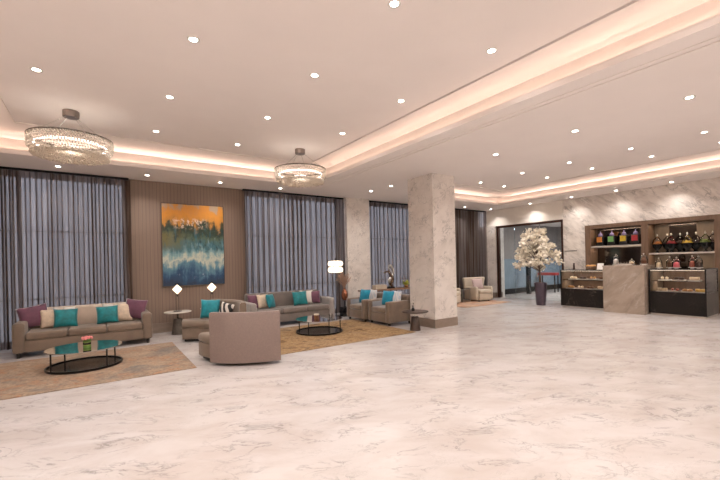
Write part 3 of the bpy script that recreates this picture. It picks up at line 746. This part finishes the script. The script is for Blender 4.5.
# ------------------------------------------------------------------ floor lamp, vase, twigs
t = thing('floor_lamp', 'floor lamp with two-tier lobed white glass shade in front of the curtain', 'lamp', (5.62, 9.40, 0))
MB().lathe([(.15, 0), (.15, .015), (.02, .025)], 28).build('base', 'black_metal', t)
MB().tube([(0, 0, .02), (0, 0, 1.66)], .011, 8).build('pole', 'black_metal', t)
for z0 in (1.262, 1.442):
    MB().lathe([(.10, z0), (.185, z0 + .012), (.21, z0 + .08), (.185, z0 + .152), (.10, z0 + .164)], 60, (0, 0, 0), 10, .07).build('lamp_shade', 'shade_glow', t)
b = MB(); b.lathe([(.205, 1.424), (.222, 1.424), (.222, 1.444), (.205, 1.444)], 40, cap=False)
for k in range(8):
    a = 2 * PI * k / 8; b.ball((0.225 * math.cos(a), .225 * math.sin(a), 1.434), .02, 1)
b.build('shade_band', 'black_metal', t)
MB().lathe([(.03, 1.605), (.03, 1.615), (.008, 1.63), (.016, 1.66), (.001, 1.69)], 12).build('finial', 'black_metal', t)

t = thing('pedestal', 'black pedestal holding the copper vase beside the wall pier', 'pedestal', (5.80, 9.22, 0))
MB().box(-.11, .11, -.11, .11, 0, .27, .01).build('block', 'black_box', t)
MB().lathe([(.05, .27), (.018, .30), (.016, .44), (.06, .455), (.06, .465)], 20).build('stem', 'black_metal', t)
t = thing('vase', 'copper teardrop vase with dried twigs on the black pedestal', 'vase', (5.80, 9.22, .466))
MB().lathe([(.045, 0), (.085, .06), (.10, .14), (.085, .23), (.04, .31), (.03, .34), (.034, .345)], 24).build('body', 'copper', t)
b = MB(); rnd = random.Random(5)
for k in range(40):
    a = rnd.random() * 2 * PI; rr = rnd.uniform(.05, .24); zt = rnd.uniform(.6, .84)
    p = [(0, 0, .30), (rr * .3 * math.cos(a), rr * .3 * math.sin(a), .3 + (zt - .3) * .5), (rr * math.cos(a), rr * math.sin(a), zt)]
    b.tube(p, [.006, .005, .004], 5)
    for j in range(5):
        f = .5 + .5 * j / 5; q = (rr * f * math.cos(a) + rnd.uniform(-.03, .03), rr * f * math.sin(a) + rnd.uniform(-.03, .03), .3 + (zt - .3) * f)
        b.ball(q, .012, 1)
b.build('twigs', 'twig', t)

# ------------------------------------------------------------------ armchairs (facing -X)
def armchair(y0, y1, label, x0=5.60, x1=6.40):
    cx, cy = (x0 + x1) / 2, (y0 + y1) / 2; d, w = (x1 - x0) / 2, (y1 - y0) / 2
    t = thing('armchair', label, 'armchair', (cx, cy, 0), 0, 'pair of armchairs facing the golden rug')
    MB().box(-d + .02, d - .02, -w + .12, w - .12, .075, .30, .02).build('seat_base', 'armchair', t)
    MB().box(-d, d - .19, -w + .15, w - .15, .30, .43, .045, 4).build('seat_cushion', 'armchair', t)
    for s in (-1, 1):
        b = MB(); b.box(-d, d - .03, min(s * w, s * (w - .14)), max(s * w, s * (w - .14)), .07, .585, .04, 4)
        a = b.build('arm', 'armchair', t)
        yi = s * (w - .14); MB().box(-d + .06, d - .19, min(yi, yi - s * .006), max(yi, yi - s * .006), .40, .55).build('sheen_panel', 'painted_sheen', a)  # thin panel added to paint the velvet's sheen on the inner arm
    MB().box(d - .18, d, -w + .02, w - .02, .30, .72, .05, 4).build('backrest', 'armchair', t)
    for sx in (-1, 1):
        for sy in (-1, 1): MB().box(sx * (d - .08) - .02, sx * (d - .08) + .02, sy * (w - .07) - .02, sy * (w - .07) + .02, 0.013 if sx < 0 else 0, .08).build('foot', 'foot', t, smooth=False)
    return t
armchair(6.97, 7.82, 'taupe velvet armchair nearest the marble pillar, side towards the camera')
armchair(7.86, 8.71, 'taupe velvet armchair nearer the wall pier, partly behind its twin', 5.52, 6.32)
PR = -PI / 2
pillow('turquoise', (5.98, 7.50, .435), 'turquoise cushion on the armchair nearest the marble pillar', PR + .1, .22, 0, .40, .38)
pillow('silver_pattern', (6.06, 7.28, .435), 'silver patterned cushion on the armchair nearest the marble pillar', PR - .15, .22, 0, .40, .38)
pillow('turquoise', (5.90, 8.40, .435), 'turquoise cushion on the armchair nearer the wall pier', PR + .1, .22, 0, .40, .38)
pillow('silver_pattern', (5.98, 8.17, .435), 'silver patterned cushion on the armchair nearer the wall pier', PR - .15, .22, 0, .40, .38)

# ------------------------------------------------------------------ console with sculpture
t = thing('console_table', 'long brown wooden console behind the armchairs, carrying a sculpture', 'table', (7.55, 9.15, 0))
MB().box(-1.2, 1.15, -.2, .2, .665, .715, .008, 2).build('tabletop', 'console_wood', t)
for sx in (-1.1, 1.05):
    for sy in (-.15, .15): MB().box(sx - .03, sx + .03, sy - .03, sy + .03, 0, .665).build('leg', 'console_wood', t, smooth=False)
t = thing('sculpture', 'twisting bronze and silver abstract sculpture on the brown console', 'sculpture', (7.42, 9.12, .716))
MB().box(-.13, .13, -.08, .08, 0, .05, .006, 1).build('base', 'black_box', t)
p1 = [(-.02, 0, .05), (.06, .02, .14), (-.04, 0, .24), (.06, 0, .36), (.14, 0, .48), (.11, 0, .62), (.02, 0, .72), (-.05, .0, .66), (.02, 0, .55), (.1, 0, .50)]
def smooth_path(p, n=6):
    out = []
    for i in range(len(p) - 1):
        a, bq, c, d2 = (Vector(p[max(i - 1, 0)]), Vector(p[i]), Vector(p[i + 1]), Vector(p[min(i + 2, len(p) - 1)]))
        for k in range(n):
            u = k / n; out.append(.5 * ((2 * bq) + (c - a) * u + (2 * a - 5 * bq + 4 * c - d2) * u * u + (3 * bq - a - 3 * c + d2) * u ** 3))
    out.append(Vector(p[-1])); return out
sp = smooth_path(p1)
MB().tube(sp, [.055 - .035 * i / len(sp) for i in range(len(sp))], 10).build('ribbon', 'steel', t)
sp = smooth_path([(.05, .0, .05), (.0, -.04, .16), (.09, -.03, .26), (.02, -.03, .40), (-.08, -.02, .52), (-.20, 0, .50)])
MB().tube(sp, [.06 - .04 * i / len(sp) for i in range(len(sp))], 10).ball((-.21, 0, .50), .03, 2).build('strand', 'bronze', t)
t = thing('box', 'low cream box on the console, left of the bronze sculpture', 'box', (7.05, 9.16, .716))
MB().box(-.22, .2, -.1, .1, 0, .09, .01).build('body', 'cream_fabric', t); MB().box(-.225, .205, -.105, .105, .092, .125, .01).build('lid', 'cream_fabric', t)
t = thing('potted_plant', 'small yellow-green leafy plant in a pot at the right end of the console', 'plant', (8.05, 9.08, .716))
MB().lathe([(.05, 0), (.07, .08), (.065, .08)], 16).build('pot', 'gold', t)
b = MB(); rnd = random.Random(8)
for k in range(60):
    a = rnd.random() * 2 * PI; e = rnd.uniform(.1, 1.4); L0 = rnd.uniform(.08, .2)
    c = Vector((.3 * L0 * math.cos(a), .3 * L0 * math.sin(a), .08)); dirv = Vector((math.cos(a) * math.cos(e), math.sin(a) * math.cos(e), math.sin(e)))
    sd = dirv.cross(Vector((0, 0, 1))).normalized() * .022; mid = c + dirv * L0 * .55; tip = c + dirv * L0
    vs = [b.bm.verts.new(q) for q in (c, mid + sd, tip, mid - sd)]; b.bm.faces.new(vs)
b.build('leaves', 'leafy', t, sharp=180)
t = thing('ceramic_vase', 'cream ceramic vase beside the small plant on the console, next to the big pillar', 'vase', (8.37, 9.10, .716))
MB().lathe([(.06, 0), (.08, .03), (.08, .17), (.10, .22), (.085, .22), (.07, .17)], 20).build('body', 'cream_fabric', t)

# ------------------------------------------------------------------ cream tub chairs beyond the pillar
def tub_chair(x, y, rz, label):
    t = thing('tub_chair', label, 'armchair', (x, y, 0), rz, 'cream tub chairs')
    MB().box(-.27, .27, -.40, .30, .05, .30, .03).build('seat_base', 'cream_fabric', t)
    MB().box(-.27, .27, -.42, .22, .30, .44, .05, 4).build('seat_cushion', 'cream_fabric', t)
    for s in (-1, 1):
        b = MB(); b.box(min(s * .40, s * .28), max(s * .40, s * .28), -.36, .34, .06, .55, .05, 4, Matrix.Shear('XZ', 4, (s * .04, 0)) if False else None)
        b.build('arm', 'cream_fabric', t)
    b = MB(); b.box(-.40, .40, .20, .36, .28, .88, .06, 4)
    for v in b.bm.verts:
        k = (v.co.z - .28) / .6; v.co.x *= 1 + .30 * k; v.co.y += .08 * k - .10 * k * (abs(v.co.x) / .45) ** 2
    b.build('backrest', 'cream_fabric', t)
    for sx in (-.22, .22):
        for sy in (-.3, .24): MB().box(sx - .02, sx + .02, sy - .02, sy + .02, 0.013, .055).build('foot', 'foot', t, smooth=False)
tub_chair(11.70, 9.15, -.20, 'cream tub armchair with a lilac striped cushion beyond the pillar')
tub_chair(10.12, 9.25, .35, 'cream tub armchair mostly hidden behind the marble pillar')
pillow('lilac_stripe', (11.63, 9.08, .445), 'lilac striped cushion on the cream armchair beyond the pillar', -.2, .25, 0, .50, .40, .13)
t = thing('side_table', 'small square metal-framed glass side table left of the visible cream armchair', 'table', (10.96, 9.30, 0.013))
f = MB()
for sx in (-.2, .2):
    for sy in (-.2, .2): MB().box(sx - .012, sx + .012, sy - .012, sy + .012, 0, .48).build('leg', 'steel', t, smooth=False)
f = MB()
for z in (.03, .47):
    f.box(-.212, .212, -.212, -.188, z - .012, z + .012).box(-.212, .212, .188, .212, z - .012, z + .012).box(-.212, -.188, -.188, .188, z - .012, z + .012).box(.188, .212, -.188, .188, z - .012, z + .012)
f.build('frame', 'steel', t, smooth=False)
MB().box(-.205, .205, -.205, .205, .483, .493).build('tabletop', 'ring_shelf', t, smooth=False)

# ------------------------------------------------------------------ blossom tree in tall vase
t = thing('tall_vase', 'tall tapering mauve vase standing before the glass partition', 'vase', (11.98, 6.86, 0))
MB().lathe([(.135, 0), (.14, .01), (.20, .74), (.185, .745), (.17, .66), (.001, .64)], 32, cap=False).build('body', 'vase_purple', t)
t = thing('blossom_tree', 'artificial tree of cream blossom standing in the tall mauve vase', 'tree', (11.98, 6.86, .645))
rnd = random.Random(21)
tr = MB(); cl = []
tr.tube(smooth_path([(0, 0, 0), (.01, .02, .3), (-.02, .03, .65), (.0, .05, .95)], 4), [.035 - .0012 * i for i in range(13)], 8)
for k in range(26):
    a = 2 * PI * k / 26 * 5.3; lev = k / 25
    z1 = .62 + 1.22 * lev; rmax = (.80 - .55 * max(0, (lev - .35) / .65)) * rnd.uniform(.55, 1.0)
    e = Vector((rmax * .8 * math.cos(a), rmax * 1.0 * math.sin(a) + .22, z1))
    s0 = Vector((0, .04, .45 + .5 * lev)); mid = (s0 + e) / 2 + Vector((0, 0, .08))
    tr.tube(smooth_path([s0, mid, e], 4), [.014 - .0011 * i for i in range(9)], 5)
    cl.append((e, rnd.uniform(.11, .17))); cl.append((mid + Vector((rnd.uniform(-.1, .1), rnd.uniform(-.1, .1), .06)), rnd.uniform(.09, .14)))
tr.build('trunk', 'bark', t)
b = MB()
for (c, r) in cl:
    for k in range(32):
        dv = Vector((rnd.gauss(0, 1), rnd.gauss(0, 1), rnd.gauss(0, .8))).normalized() * r * rnd.uniform(.45, 1.0)
        dv.y *= 1.25; p = c + dv; n1 = Vector((rnd.gauss(0, 1), rnd.gauss(0, 1), rnd.gauss(0, 1))).normalized()
        u = n1.cross(dv + Vector((.01, 0, 0))).normalized(); w = n1.cross(u)
        s = rnd.uniform(.040, .066)
        ce = b.bm.verts.new(p - dv.normalized() * s * .4)
        ring = [b.bm.verts.new(p + (u * math.cos(2 * PI * j / 5) + w * math.sin(2 * PI * j / 5)) * s) for j in range(5)]
        for j in range(5): b.bm.faces.new((ce, ring[j], ring[(j + 1) % 5]))
b.build('blossom', 'blossom', t, smooth=False)

# ------------------------------------------------------------------ cafe: wall plaque, niche joinery
tag(MB().box(13.285, 13.299, 6.31, 6.71, 1.765, 1.785).build('wall_rail', 'black_metal', smooth=False), 'thin dark horizontal rail on the marble wall beside the glass partition', 'rail')
t = thing('shelf_unit', 'brown wooden shelf unit with two open niches set into the marble wall', 'shelving', (0, 0, 0))
FX = 13.24
f = MB()
YL0, YL1 = 4.45, 5.86   # narrower niche
YR0, YR1 = 2.83, 4.28   # wider niche
f.box(FX, 13.78, YL1, NY1, 0, NZ1).box(FX, 13.78, YR1, YL0, 0, NZ1).box(FX, 13.78, NY0, YR0, 0, NZ1).box(FX, 13.78, YR0, YR1, 2.47, NZ1).box(FX, 13.78, YL0, YL1, 2.47, NZ1)
f.build('frame', 'cafe_wood', t, smooth=False)
f = MB(); f.box(13.30, 13.76, YL0, YL1, .0, .98).box(13.30, 13.76, YR0, YR1, .0, .98); f.build('base_cabinet', 'cafe_wood', t, smooth=False)
for (a, bb, z) in ((YL0, YL1, 1.90), (YR0, YR1, 1.63)):
    MB().box(13.30, 13.76, a + .002, bb - .002, z - .045, z).build('shelf', 'shelf_white', t, smooth=False)
for (a, bb) in ((YL0, YL1), (YR0, YR1)):
    MB().box(13.26, 13.76, a + .002, bb - .002, .98, 1.02).build('worktop', 'dark_marble', t, smooth=False)
MB().box(13.76, 13.775, YL0, YL1, 1.02, 2.47).build('back_mirror', 'mirror', t, smooth=False)
MB().box(13.76, 13.775, 3.30, 3.92, 1.02, 2.47).build('back_mirror', 'mirror', t, smooth=False)
f = MB(); f.box(13.755, 13.776, YR0, 3.30, 1.02, 2.47).box(13.755, 13.776, 3.92, YR1, 1.02, 2.47); f.build('back_panel', 'niche_beige', t, smooth=False)
for (a, bb, z) in ((YL0, YL1, 2.455), (YR0, YR1, 2.455), (YL0, YL1, 1.85), (YR0, YR1, 1.58)):
    L = bpy.data.lights.new('niche_light', 'AREA'); L.shape = 'RECTANGLE'; L.size = .04; L.size_y = bb - a - .1; L.energy = 3.2; L.color = (1, .82, .62)
    lo = bpy.data.objects.new('niche_light', L); COL.objects.link(lo); lo.location = (13.42, (a + bb) / 2, z)

# ------------------------------------------------------------------ cafe: counters
t = thing('service_counter', 'brown veined marble service counter between the two display cases', 'counter', (11.70, 4.37, 0))
MB().box(0, .75, -.485, .495, 0, 1.26).build('front', 'counter_marble', t, smooth=False)
MB().box(-.01, .78, -.492, .502, 1.26, 1.30, .004, 1).build('countertop', 'counter_marble', t)

def display_case(xf, xb, y0, y1, zt, zp, label):
    t = thing('display_case', label, 'display case', (xf, y0, 0))
    D, W = xb - xf, y1 - y0
    MB().box(.03, D, .02, W - .02, 0, .05).build('plinth', 'steel', t, smooth=False)
    MB().box(0, D, 0, W, .05, zp).build('base_panel', 'dark_marble', t, smooth=False)
    e = .028; f = MB()
    for x in (0, D - e):
        for y in (0, W - e): f.box(x, x + e, y, y + e, zp, zt)
    for x in (0, D - e): f.box(x, x + e, e, W - e, zt - e, zt); f.box(x, x + e, e, W - e, zp, zp + .015)
    for y in (0, W - e): f.box(e, D - e, y, y + e, zt - e, zt)
    f.build('frame', 'black_metal', t, smooth=False)
    g = MB(); g.box(.01, .016, e, W - e, zp + .015, zt - e).build('front_glass', 'case_glass', t, smooth=False)
    MB().box(e, D - e, .01, .016, zp, zt - e).build('side_glass', 'case_glass', t, smooth=False)
    MB().box(e, D - e, W - .016, W - .01, zp, zt - e).build('side_panel', 'niche_beige', t, smooth=False)  # solid panel instead of glass, added so this end isn't black
    MB().box(e, D - e, e, W - e, zt - .012, zt - .004).build('top_glass', 'case_glass', t, smooth=False)
    MB().box(.06, D - .08, .03, W - .03, (zp + zt) / 2 - .018, (zp + zt) / 2 - .01).build('glass_shelf', 'case_glass', t, smooth=False)
    MB().box(D - .05, D - .035, .03, W - .03, zp, zt - e).build('back_door', 'cafe_wood', t, smooth=False)
    l = MB(); l.box(.03, .04, e, W - e, zt - e - .006, zt - e).build('fill_strip', 'case_fill_glow', t, smooth=False)  # glowing strip added to brighten the case interior
    for z, xx in ((zt - e - .014, D * .45), ((zp + zt) / 2 - .035, D * .45)):
        L = bpy.data.lights.new('case_fill_light', 'AREA'); L.shape = 'RECTANGLE'; L.size = .05; L.size_y = W - .1; L.energy = 2.2; L.color = (1, .84, .70)
        lo = bpy.data.objects.new('case_fill_light', L); COL.objects.link(lo); lo.parent = t; lo.location = (xx, W / 2, z)  # lights added under top and shelf so the contents show
    return t
display_case(11.97, 12.80, 4.90, 6.20, 1.165, .57, 'glass and black marble display case left of the marble counter, nearest the blossom tree')
display_case(11.93, 12.95, 2.71, 3.86, 1.20, .60, 'glass and black marble display case at the right end of the cafe')

# food in the cases: each tray and each pastry on its own
def bun(b, s): b.lathe([(.7 * s, 0), (s, .25 * s), (.95 * s, .6 * s), (.6 * s, .95 * s), (.001, 1.05 * s)], 14)
def slice_(b, s): b.box(-s, s, -.75 * s, .75 * s, 0, 1.1 * s, .012, 2)
def roll_(b, s): b.tube([(-1.2 * s, 0, .5 * s), (-.6 * s, 0, .58 * s), (0, 0, .6 * s), (.6 * s, 0, .58 * s), (1.2 * s, 0, .5 * s)], [.25 * s, .48 * s, .58 * s, .48 * s, .25 * s], 10)
shapes = {'bun': bun, 'cake_slice': slice_, 'croissant': roll_}
def tray(y, x, z, kind, mat, n, where):
    cat = kind.replace('_', ' '); col = {'pastry_gold': 'golden', 'pastry_brown': 'brown', 'pastry_cream': 'cream', 'pastry_red': 'reddish', 'mustard': 'yellow', 'chocolate': 'chocolate'}[mat]
    tag(MB().box(x - .13, x + .13, y - .115, y + .115, z, z + .035, .006, 1).build('serving_tray', 'porcelain'), 'tray of %s %ss %s' % (col, cat, where), 'tray', 'serving trays in the display cases')
    base = None
    n = min(n, 2)
    for k in range(n):
        yy = y + (k - (n - 1) / 2) * .105; xx = x - .03 + .03 * (k % 2)
        if base is None:
            b = MB(); shapes[kind](b, .062); o = b.build(kind, mat); base = o
        else:
            o = base.copy(); COL.objects.link(o)
        o.location = (xx, yy, z + .0355); o.rotation_euler = (0, 0, .3 * k)
        tag(o, '%s %s on its tray %s' % (col, cat, where), cat, '%s %ss %s' % (col, cat, where))
zl, zm = .571, .571 / 2 + 1.165 / 2 - .009
zl2, zm2 = .601, .901 - .009
zm = (.57 + 1.165) / 2 - .0095; zm2 = (.60 + 1.20) / 2 - .0095
for i, (y, k, m, n) in enumerate(((5.90, 'bun', 'pastry_cream', 2), (5.62, 'bun', 'chocolate', 3), (5.34, 'croissant', 'pastry_gold', 3), (5.06, 'cake_slice', 'pastry_brown', 2))):
    tray(y, 12.20, zm, k, m, n, 'on the upper shelf of the case by blossom tree')
for i, (y, k, m, n) in enumerate(((5.96, 'bun', 'pastry_gold', 3), (5.68, 'croissant', 'pastry_cream', 3), (5.40, 'bun', 'pastry_brown', 3), (5.10, 'cake_slice', 'pastry_cream', 2))):
    tray(y, 12.16, zl, k, m, n, 'on the lower deck of the case by blossom tree')
for i, (y, k, m, n) in enumerate(((3.58, 'croissant', 'pastry_cream', 2), (3.28, 'bun', 'chocolate', 2), (2.98, 'cake_slice', 'pastry_cream', 2))):
    tray(y, 12.16, zm2, k, m, n, 'on the upper shelf of the rightmost case')
for i, (y, k, m, n) in enumerate(((3.62, 'cake_slice', 'pastry_cream', 3), (3.36, 'croissant', 'pastry_red', 3), (3.11, 'bun', 'pastry_gold', 3), (2.86, 'cake_slice', 'mustard', 3))):
    tray(y, 12.12, zl2, k, m, n, 'on the lower deck of the rightmost case')

# sweet jars
def LID(t): return [c for c in bpy.data.objects if c.parent == t and c.name.split('.')[0] in ('lid', 'dome')][0]
def square_jar(y, cand, col, label):
    t = thing('sweet_jar', label, 'jar', (13.46, y, 1.901), 0, 'square sweet jars on the upper left shelf')
    MB().box(-.09, .09, -.115, .115, 0, .31, .02).build('body', 'black_box', t)
    MB().box(-.098, -.089, -.08, .08, .12, .29, .004, 1).build('sweets_window', cand, t)
    MB().lathe([(.06, .31), (.065, .33), (.055, .38), (.03, .41), (.001, .415)], 20).build('lid', 'purple_lid' , t)
    MB().lathe([(.01, .411), (.012, .43), (.02, .445), (.001, .47)], 14).build('knob', 'purple_lid', LID(t))
square_jar(5.64, 'candy_orange', 'orange', 'sweet jar with an orange window, farthest left on the upper shelf')
square_jar(5.31, 'candy_green', 'green', 'sweet jar with a green window on the upper shelf')
square_jar(4.97, 'candy_yellow', 'yellow', 'sweet jar with a yellow window on the upper shelf')
square_jar(4.66, 'candy_red', 'red', 'sweet jar with a red window, beside the niche divider')

def bowl_jar(y, x, cand, label):
    t = thing('bonbon_jar', label, 'jar', (x, y, 1.631), 0, 'pedestal bonbon jars on the wide shelf')
    MB().lathe([(.05, 0), (.045, .015), (.022, .05), (.05, .09), (.10, .16), (.125, .25), (.118, .25), (.09, .17), (.03, .11), (.001, .10)], 24, cap=False).build('bowl', 'black_box', t)
    b = MB(); rnd = random.Random(int(y * 100))
    for k in range(34):
        a = rnd.random() * 2 * PI; q = rnd.random() ** .5 * .10
        b.ball((q * math.cos(a), q * math.sin(a), .245 + .085 * (1 - (q / .10) ** 2) * rnd.uniform(.6, 1)), .026, 1)
    b.build('bonbons', cand, t)
    MB().lathe([(.125, .252), (.120, .30), (.09, .38), (.045, .44), (.02, .47), (.001, .475)], 24, cap=False).build('lid', 'glass', t)
    MB().lathe([(.012, .474), (.014, .49), (.024, .515), (.001, .56)], 14).build('knob', 'steel', LID(t))
bowl_jar(4.12, 13.44, 'candy_orange', 'bonbon jar of orange sweets beside the niche divider')
bowl_jar(3.92, 13.58, 'chocolate', 'bonbon jar of dark sweets set back between orange and red ones')
bowl_jar(3.79, 13.43, 'candy_red', 'bonbon jar of red sweets on the wide shelf')
bowl_jar(3.63, 13.60, 'chocolate', 'bonbon jar of dark sweets set back just right of the red one')
bowl_jar(3.43, 13.43, 'mustard', 'bonbon jar of amber sweets on the wide shelf')
bowl_jar(3.28, 13.60, 'chocolate', 'bonbon jar of dark sweets set back just right of the amber one')
bowl_jar(3.05, 13.43, 'candy_olive', 'bonbon jar of olive green sweets at the right end of the wide shelf')
bowl_jar(2.94, 13.62, 'chocolate', 'bonbon jar of dark sweets at the far right, behind the green one')

def cloche(x, y, z, fill, label, r=.085, h=.30, base='porcelain'):
    t = thing('glass_cloche', label, 'cloche', (x, y, z), 0, 'glass domes on the counters')
    MB().lathe([(r * .5, .001), (r * .5, .012), (r * 1.08, .02), (r * 1.08, .03)], 20).build('stand', base, t)
    MB().lathe([(r * .72, .031), (r * .78, .05), (r * .7, h * .45), (r * .3, h * .55), (.001, h * .57)], 16).build('filling', fill, t)
    MB().lathe([(r, .031), (r, h * .55), (r * .8, h * .72), (r * .3, h * .83), (.001, h * .85)], 20, cap=False).build('dome', 'glass', t)
    MB().lathe([(.010, h * .85), (.012, h * .88), (.022, h * .94), (.001, h)], 14).build('knob', 'steel', LID(t))
cloche(12.30, 4.76, 1.301, 'porcelain', 'tall glass dome over pale sweets at the left end of the marble counter', .085, .33)
cloche(12.20, 4.05, 1.301, 'pastry_brown', 'tall glass dome over brown sweets at the right end of the marble counter', .085, .33)
cloche(12.28, 4.36, 1.301, 'pastry_cream', 'small glass dome in the middle of the marble counter', .07, .18)
cloche(12.35, 3.76, 1.201, 'pastry_cream', 'glass dome over cream sweets nearest the marble counter, on the right display case', .075, .30)
cloche(12.55, 3.58, 1.201, 'pastry_brown', 'glass dome over brown sweets beside the pink one, on the right display case', .075, .33)
cloche(12.30, 3.37, 1.201, 'pink_sweets', 'glass dome full of bright pink sweets on the right display case', .085, .31)
cloche(12.60, 3.13, 1.201, 'pastry_red', 'glass dome over reddish sweets right of the pink one, on the right display case', .075, .34)
cloche(12.30, 2.93, 1.201, 'chocolate', 'glass dome over dark sweets at the right end of the right display case', .08, .33)
t = thing('counter_tray', 'low silver tray of glasses on the front edge of the marble counter', 'tray', (11.80, 4.38, 1.301))
MB().box(-.08, .10, -.20, .20, 0, .012, .004, 1).build('tray_base', 'chrome', t)
MB().box(-.08, -.072, -.20, .20, .012, .05).box(.092, .10, -.20, .20, .012, .05).box(-.072, .092, -.20, -.192, .012, .05).box(-.072, .092, .192, .20, .012, .05).build('rim', 'chrome', t, smooth=False)
b0 = None
for k in range(5):
    if b0 is None: b0 = MB().lathe([(.022, 0), (.028, .004), (.03, .075), (.027, .075), (.023, .008), (.001, .007)], 16, cap=False).build('glass_tumbler', 'glass'); o = b0
    else: o = b0.copy(); COL.objects.link(o)
    o.location = (11.81, 4.24 + .07 * k, 1.3135); tag(o, 'small clear glass on the silver tray on the marble counter', 'glass', 'glasses on the silver tray')
t = thing('cake_stand', 'cake stand of golden pastries on the left display case, beside the marble counter', 'cake stand', (12.25, 5.42, 1.166))
MB().lathe([(.08, 0), (.02, .02), (.018, .07), (.16, .085), (.165, .10)], 28).build('stand', 'console_wood', t)
for k in range(5):
    o = MB(); bun(o, .05); o = o.build('bun', 'pastry_gold'); o.location = (12.25 + .09 * math.cos(k * 1.257), 5.42 + .09 * math.sin(k * 1.257), 1.2665)
    tag(o, 'golden bun on the cake stand on the left display case', 'bun', 'buns on the cake stand')
t = thing('card_holder', 'tilted white menu card holder at the right end of the left display case', 'sign holder', (12.15, 5.13, 1.166))
MB().box(-.05, .05, -.09, .09, 0, .012).build('base', 'steel', t, smooth=False)
MB().box(-.006, .006, -.085, .085, .012, .20, .002, 1, Matrix.Rotation(.3, 4, 'Y')).build('card', 'porcelain', t)
t = thing('pepper_mill', 'dark wooden mill standing on the left end of the left display case', 'mill', (12.22, 5.90, 1.166))
MB().lathe([(.035, 0), (.04, .02), (.025, .08), (.032, .13), (.015, .15)], 16).build('body', 'chocolate', t); MB().ball((0, 0, .18), .032, 2).build('knob', 'chocolate', t)
# ------------------------------------------------------------------ world, camera, colour
w = bpy.data.worlds.new('dusk'); S.world = w; w.use_nodes = True
nt = w.node_tree; bg = nt.nodes['Background']
tc = nt.nodes.new('ShaderNodeTexCoord'); sp_ = nt.nodes.new('ShaderNodeSeparateXYZ'); link(nt, tc.outputs['Generated'], sp_.inputs[0])
link(nt, ramp(nt, sp_.outputs['Z'], [(.0, (.24, .23, .25)), (.5, (.34, .34, .385)), (.6, (.37, .38, .45)), (1.0, (.30, .33, .42))]), bg.inputs['Color'])
bg.inputs['Strength'].default_value = 3.0

F = 376.4; ROLL = math.atan(18 / 805); AZ = math.radians(55.369)
fw = Vector((math.cos(AZ), math.sin(AZ), 0)); rt = Vector((math.sin(AZ), -math.cos(AZ), 0)); up = Vector((0, 0, 1))
cx = rt * math.cos(ROLL) - up * math.sin(ROLL); cy = rt * math.sin(ROLL) + up * math.cos(ROLL); cz = -fw
cam = bpy.data.cameras.new('camera'); co = bpy.data.objects.new('camera', cam); COL.objects.link(co)
mw = Matrix((cx, cy, cz)).transposed().to_4x4(); mw.translation = (0, 0, 1.55); co.matrix_world = mw
cam.sensor_width = 36; cam.lens = 36 * F / 720; cam.shift_y = (262.2 - 240) / 720; cam.clip_start = .05
S.camera = co
S.view_settings.view_transform = 'Standard'; S.view_settings.look = 'None'; S.view_settings.gamma = 1; S.view_settings.use_curve_mapping = False
S.view_settings.exposure = 0.54
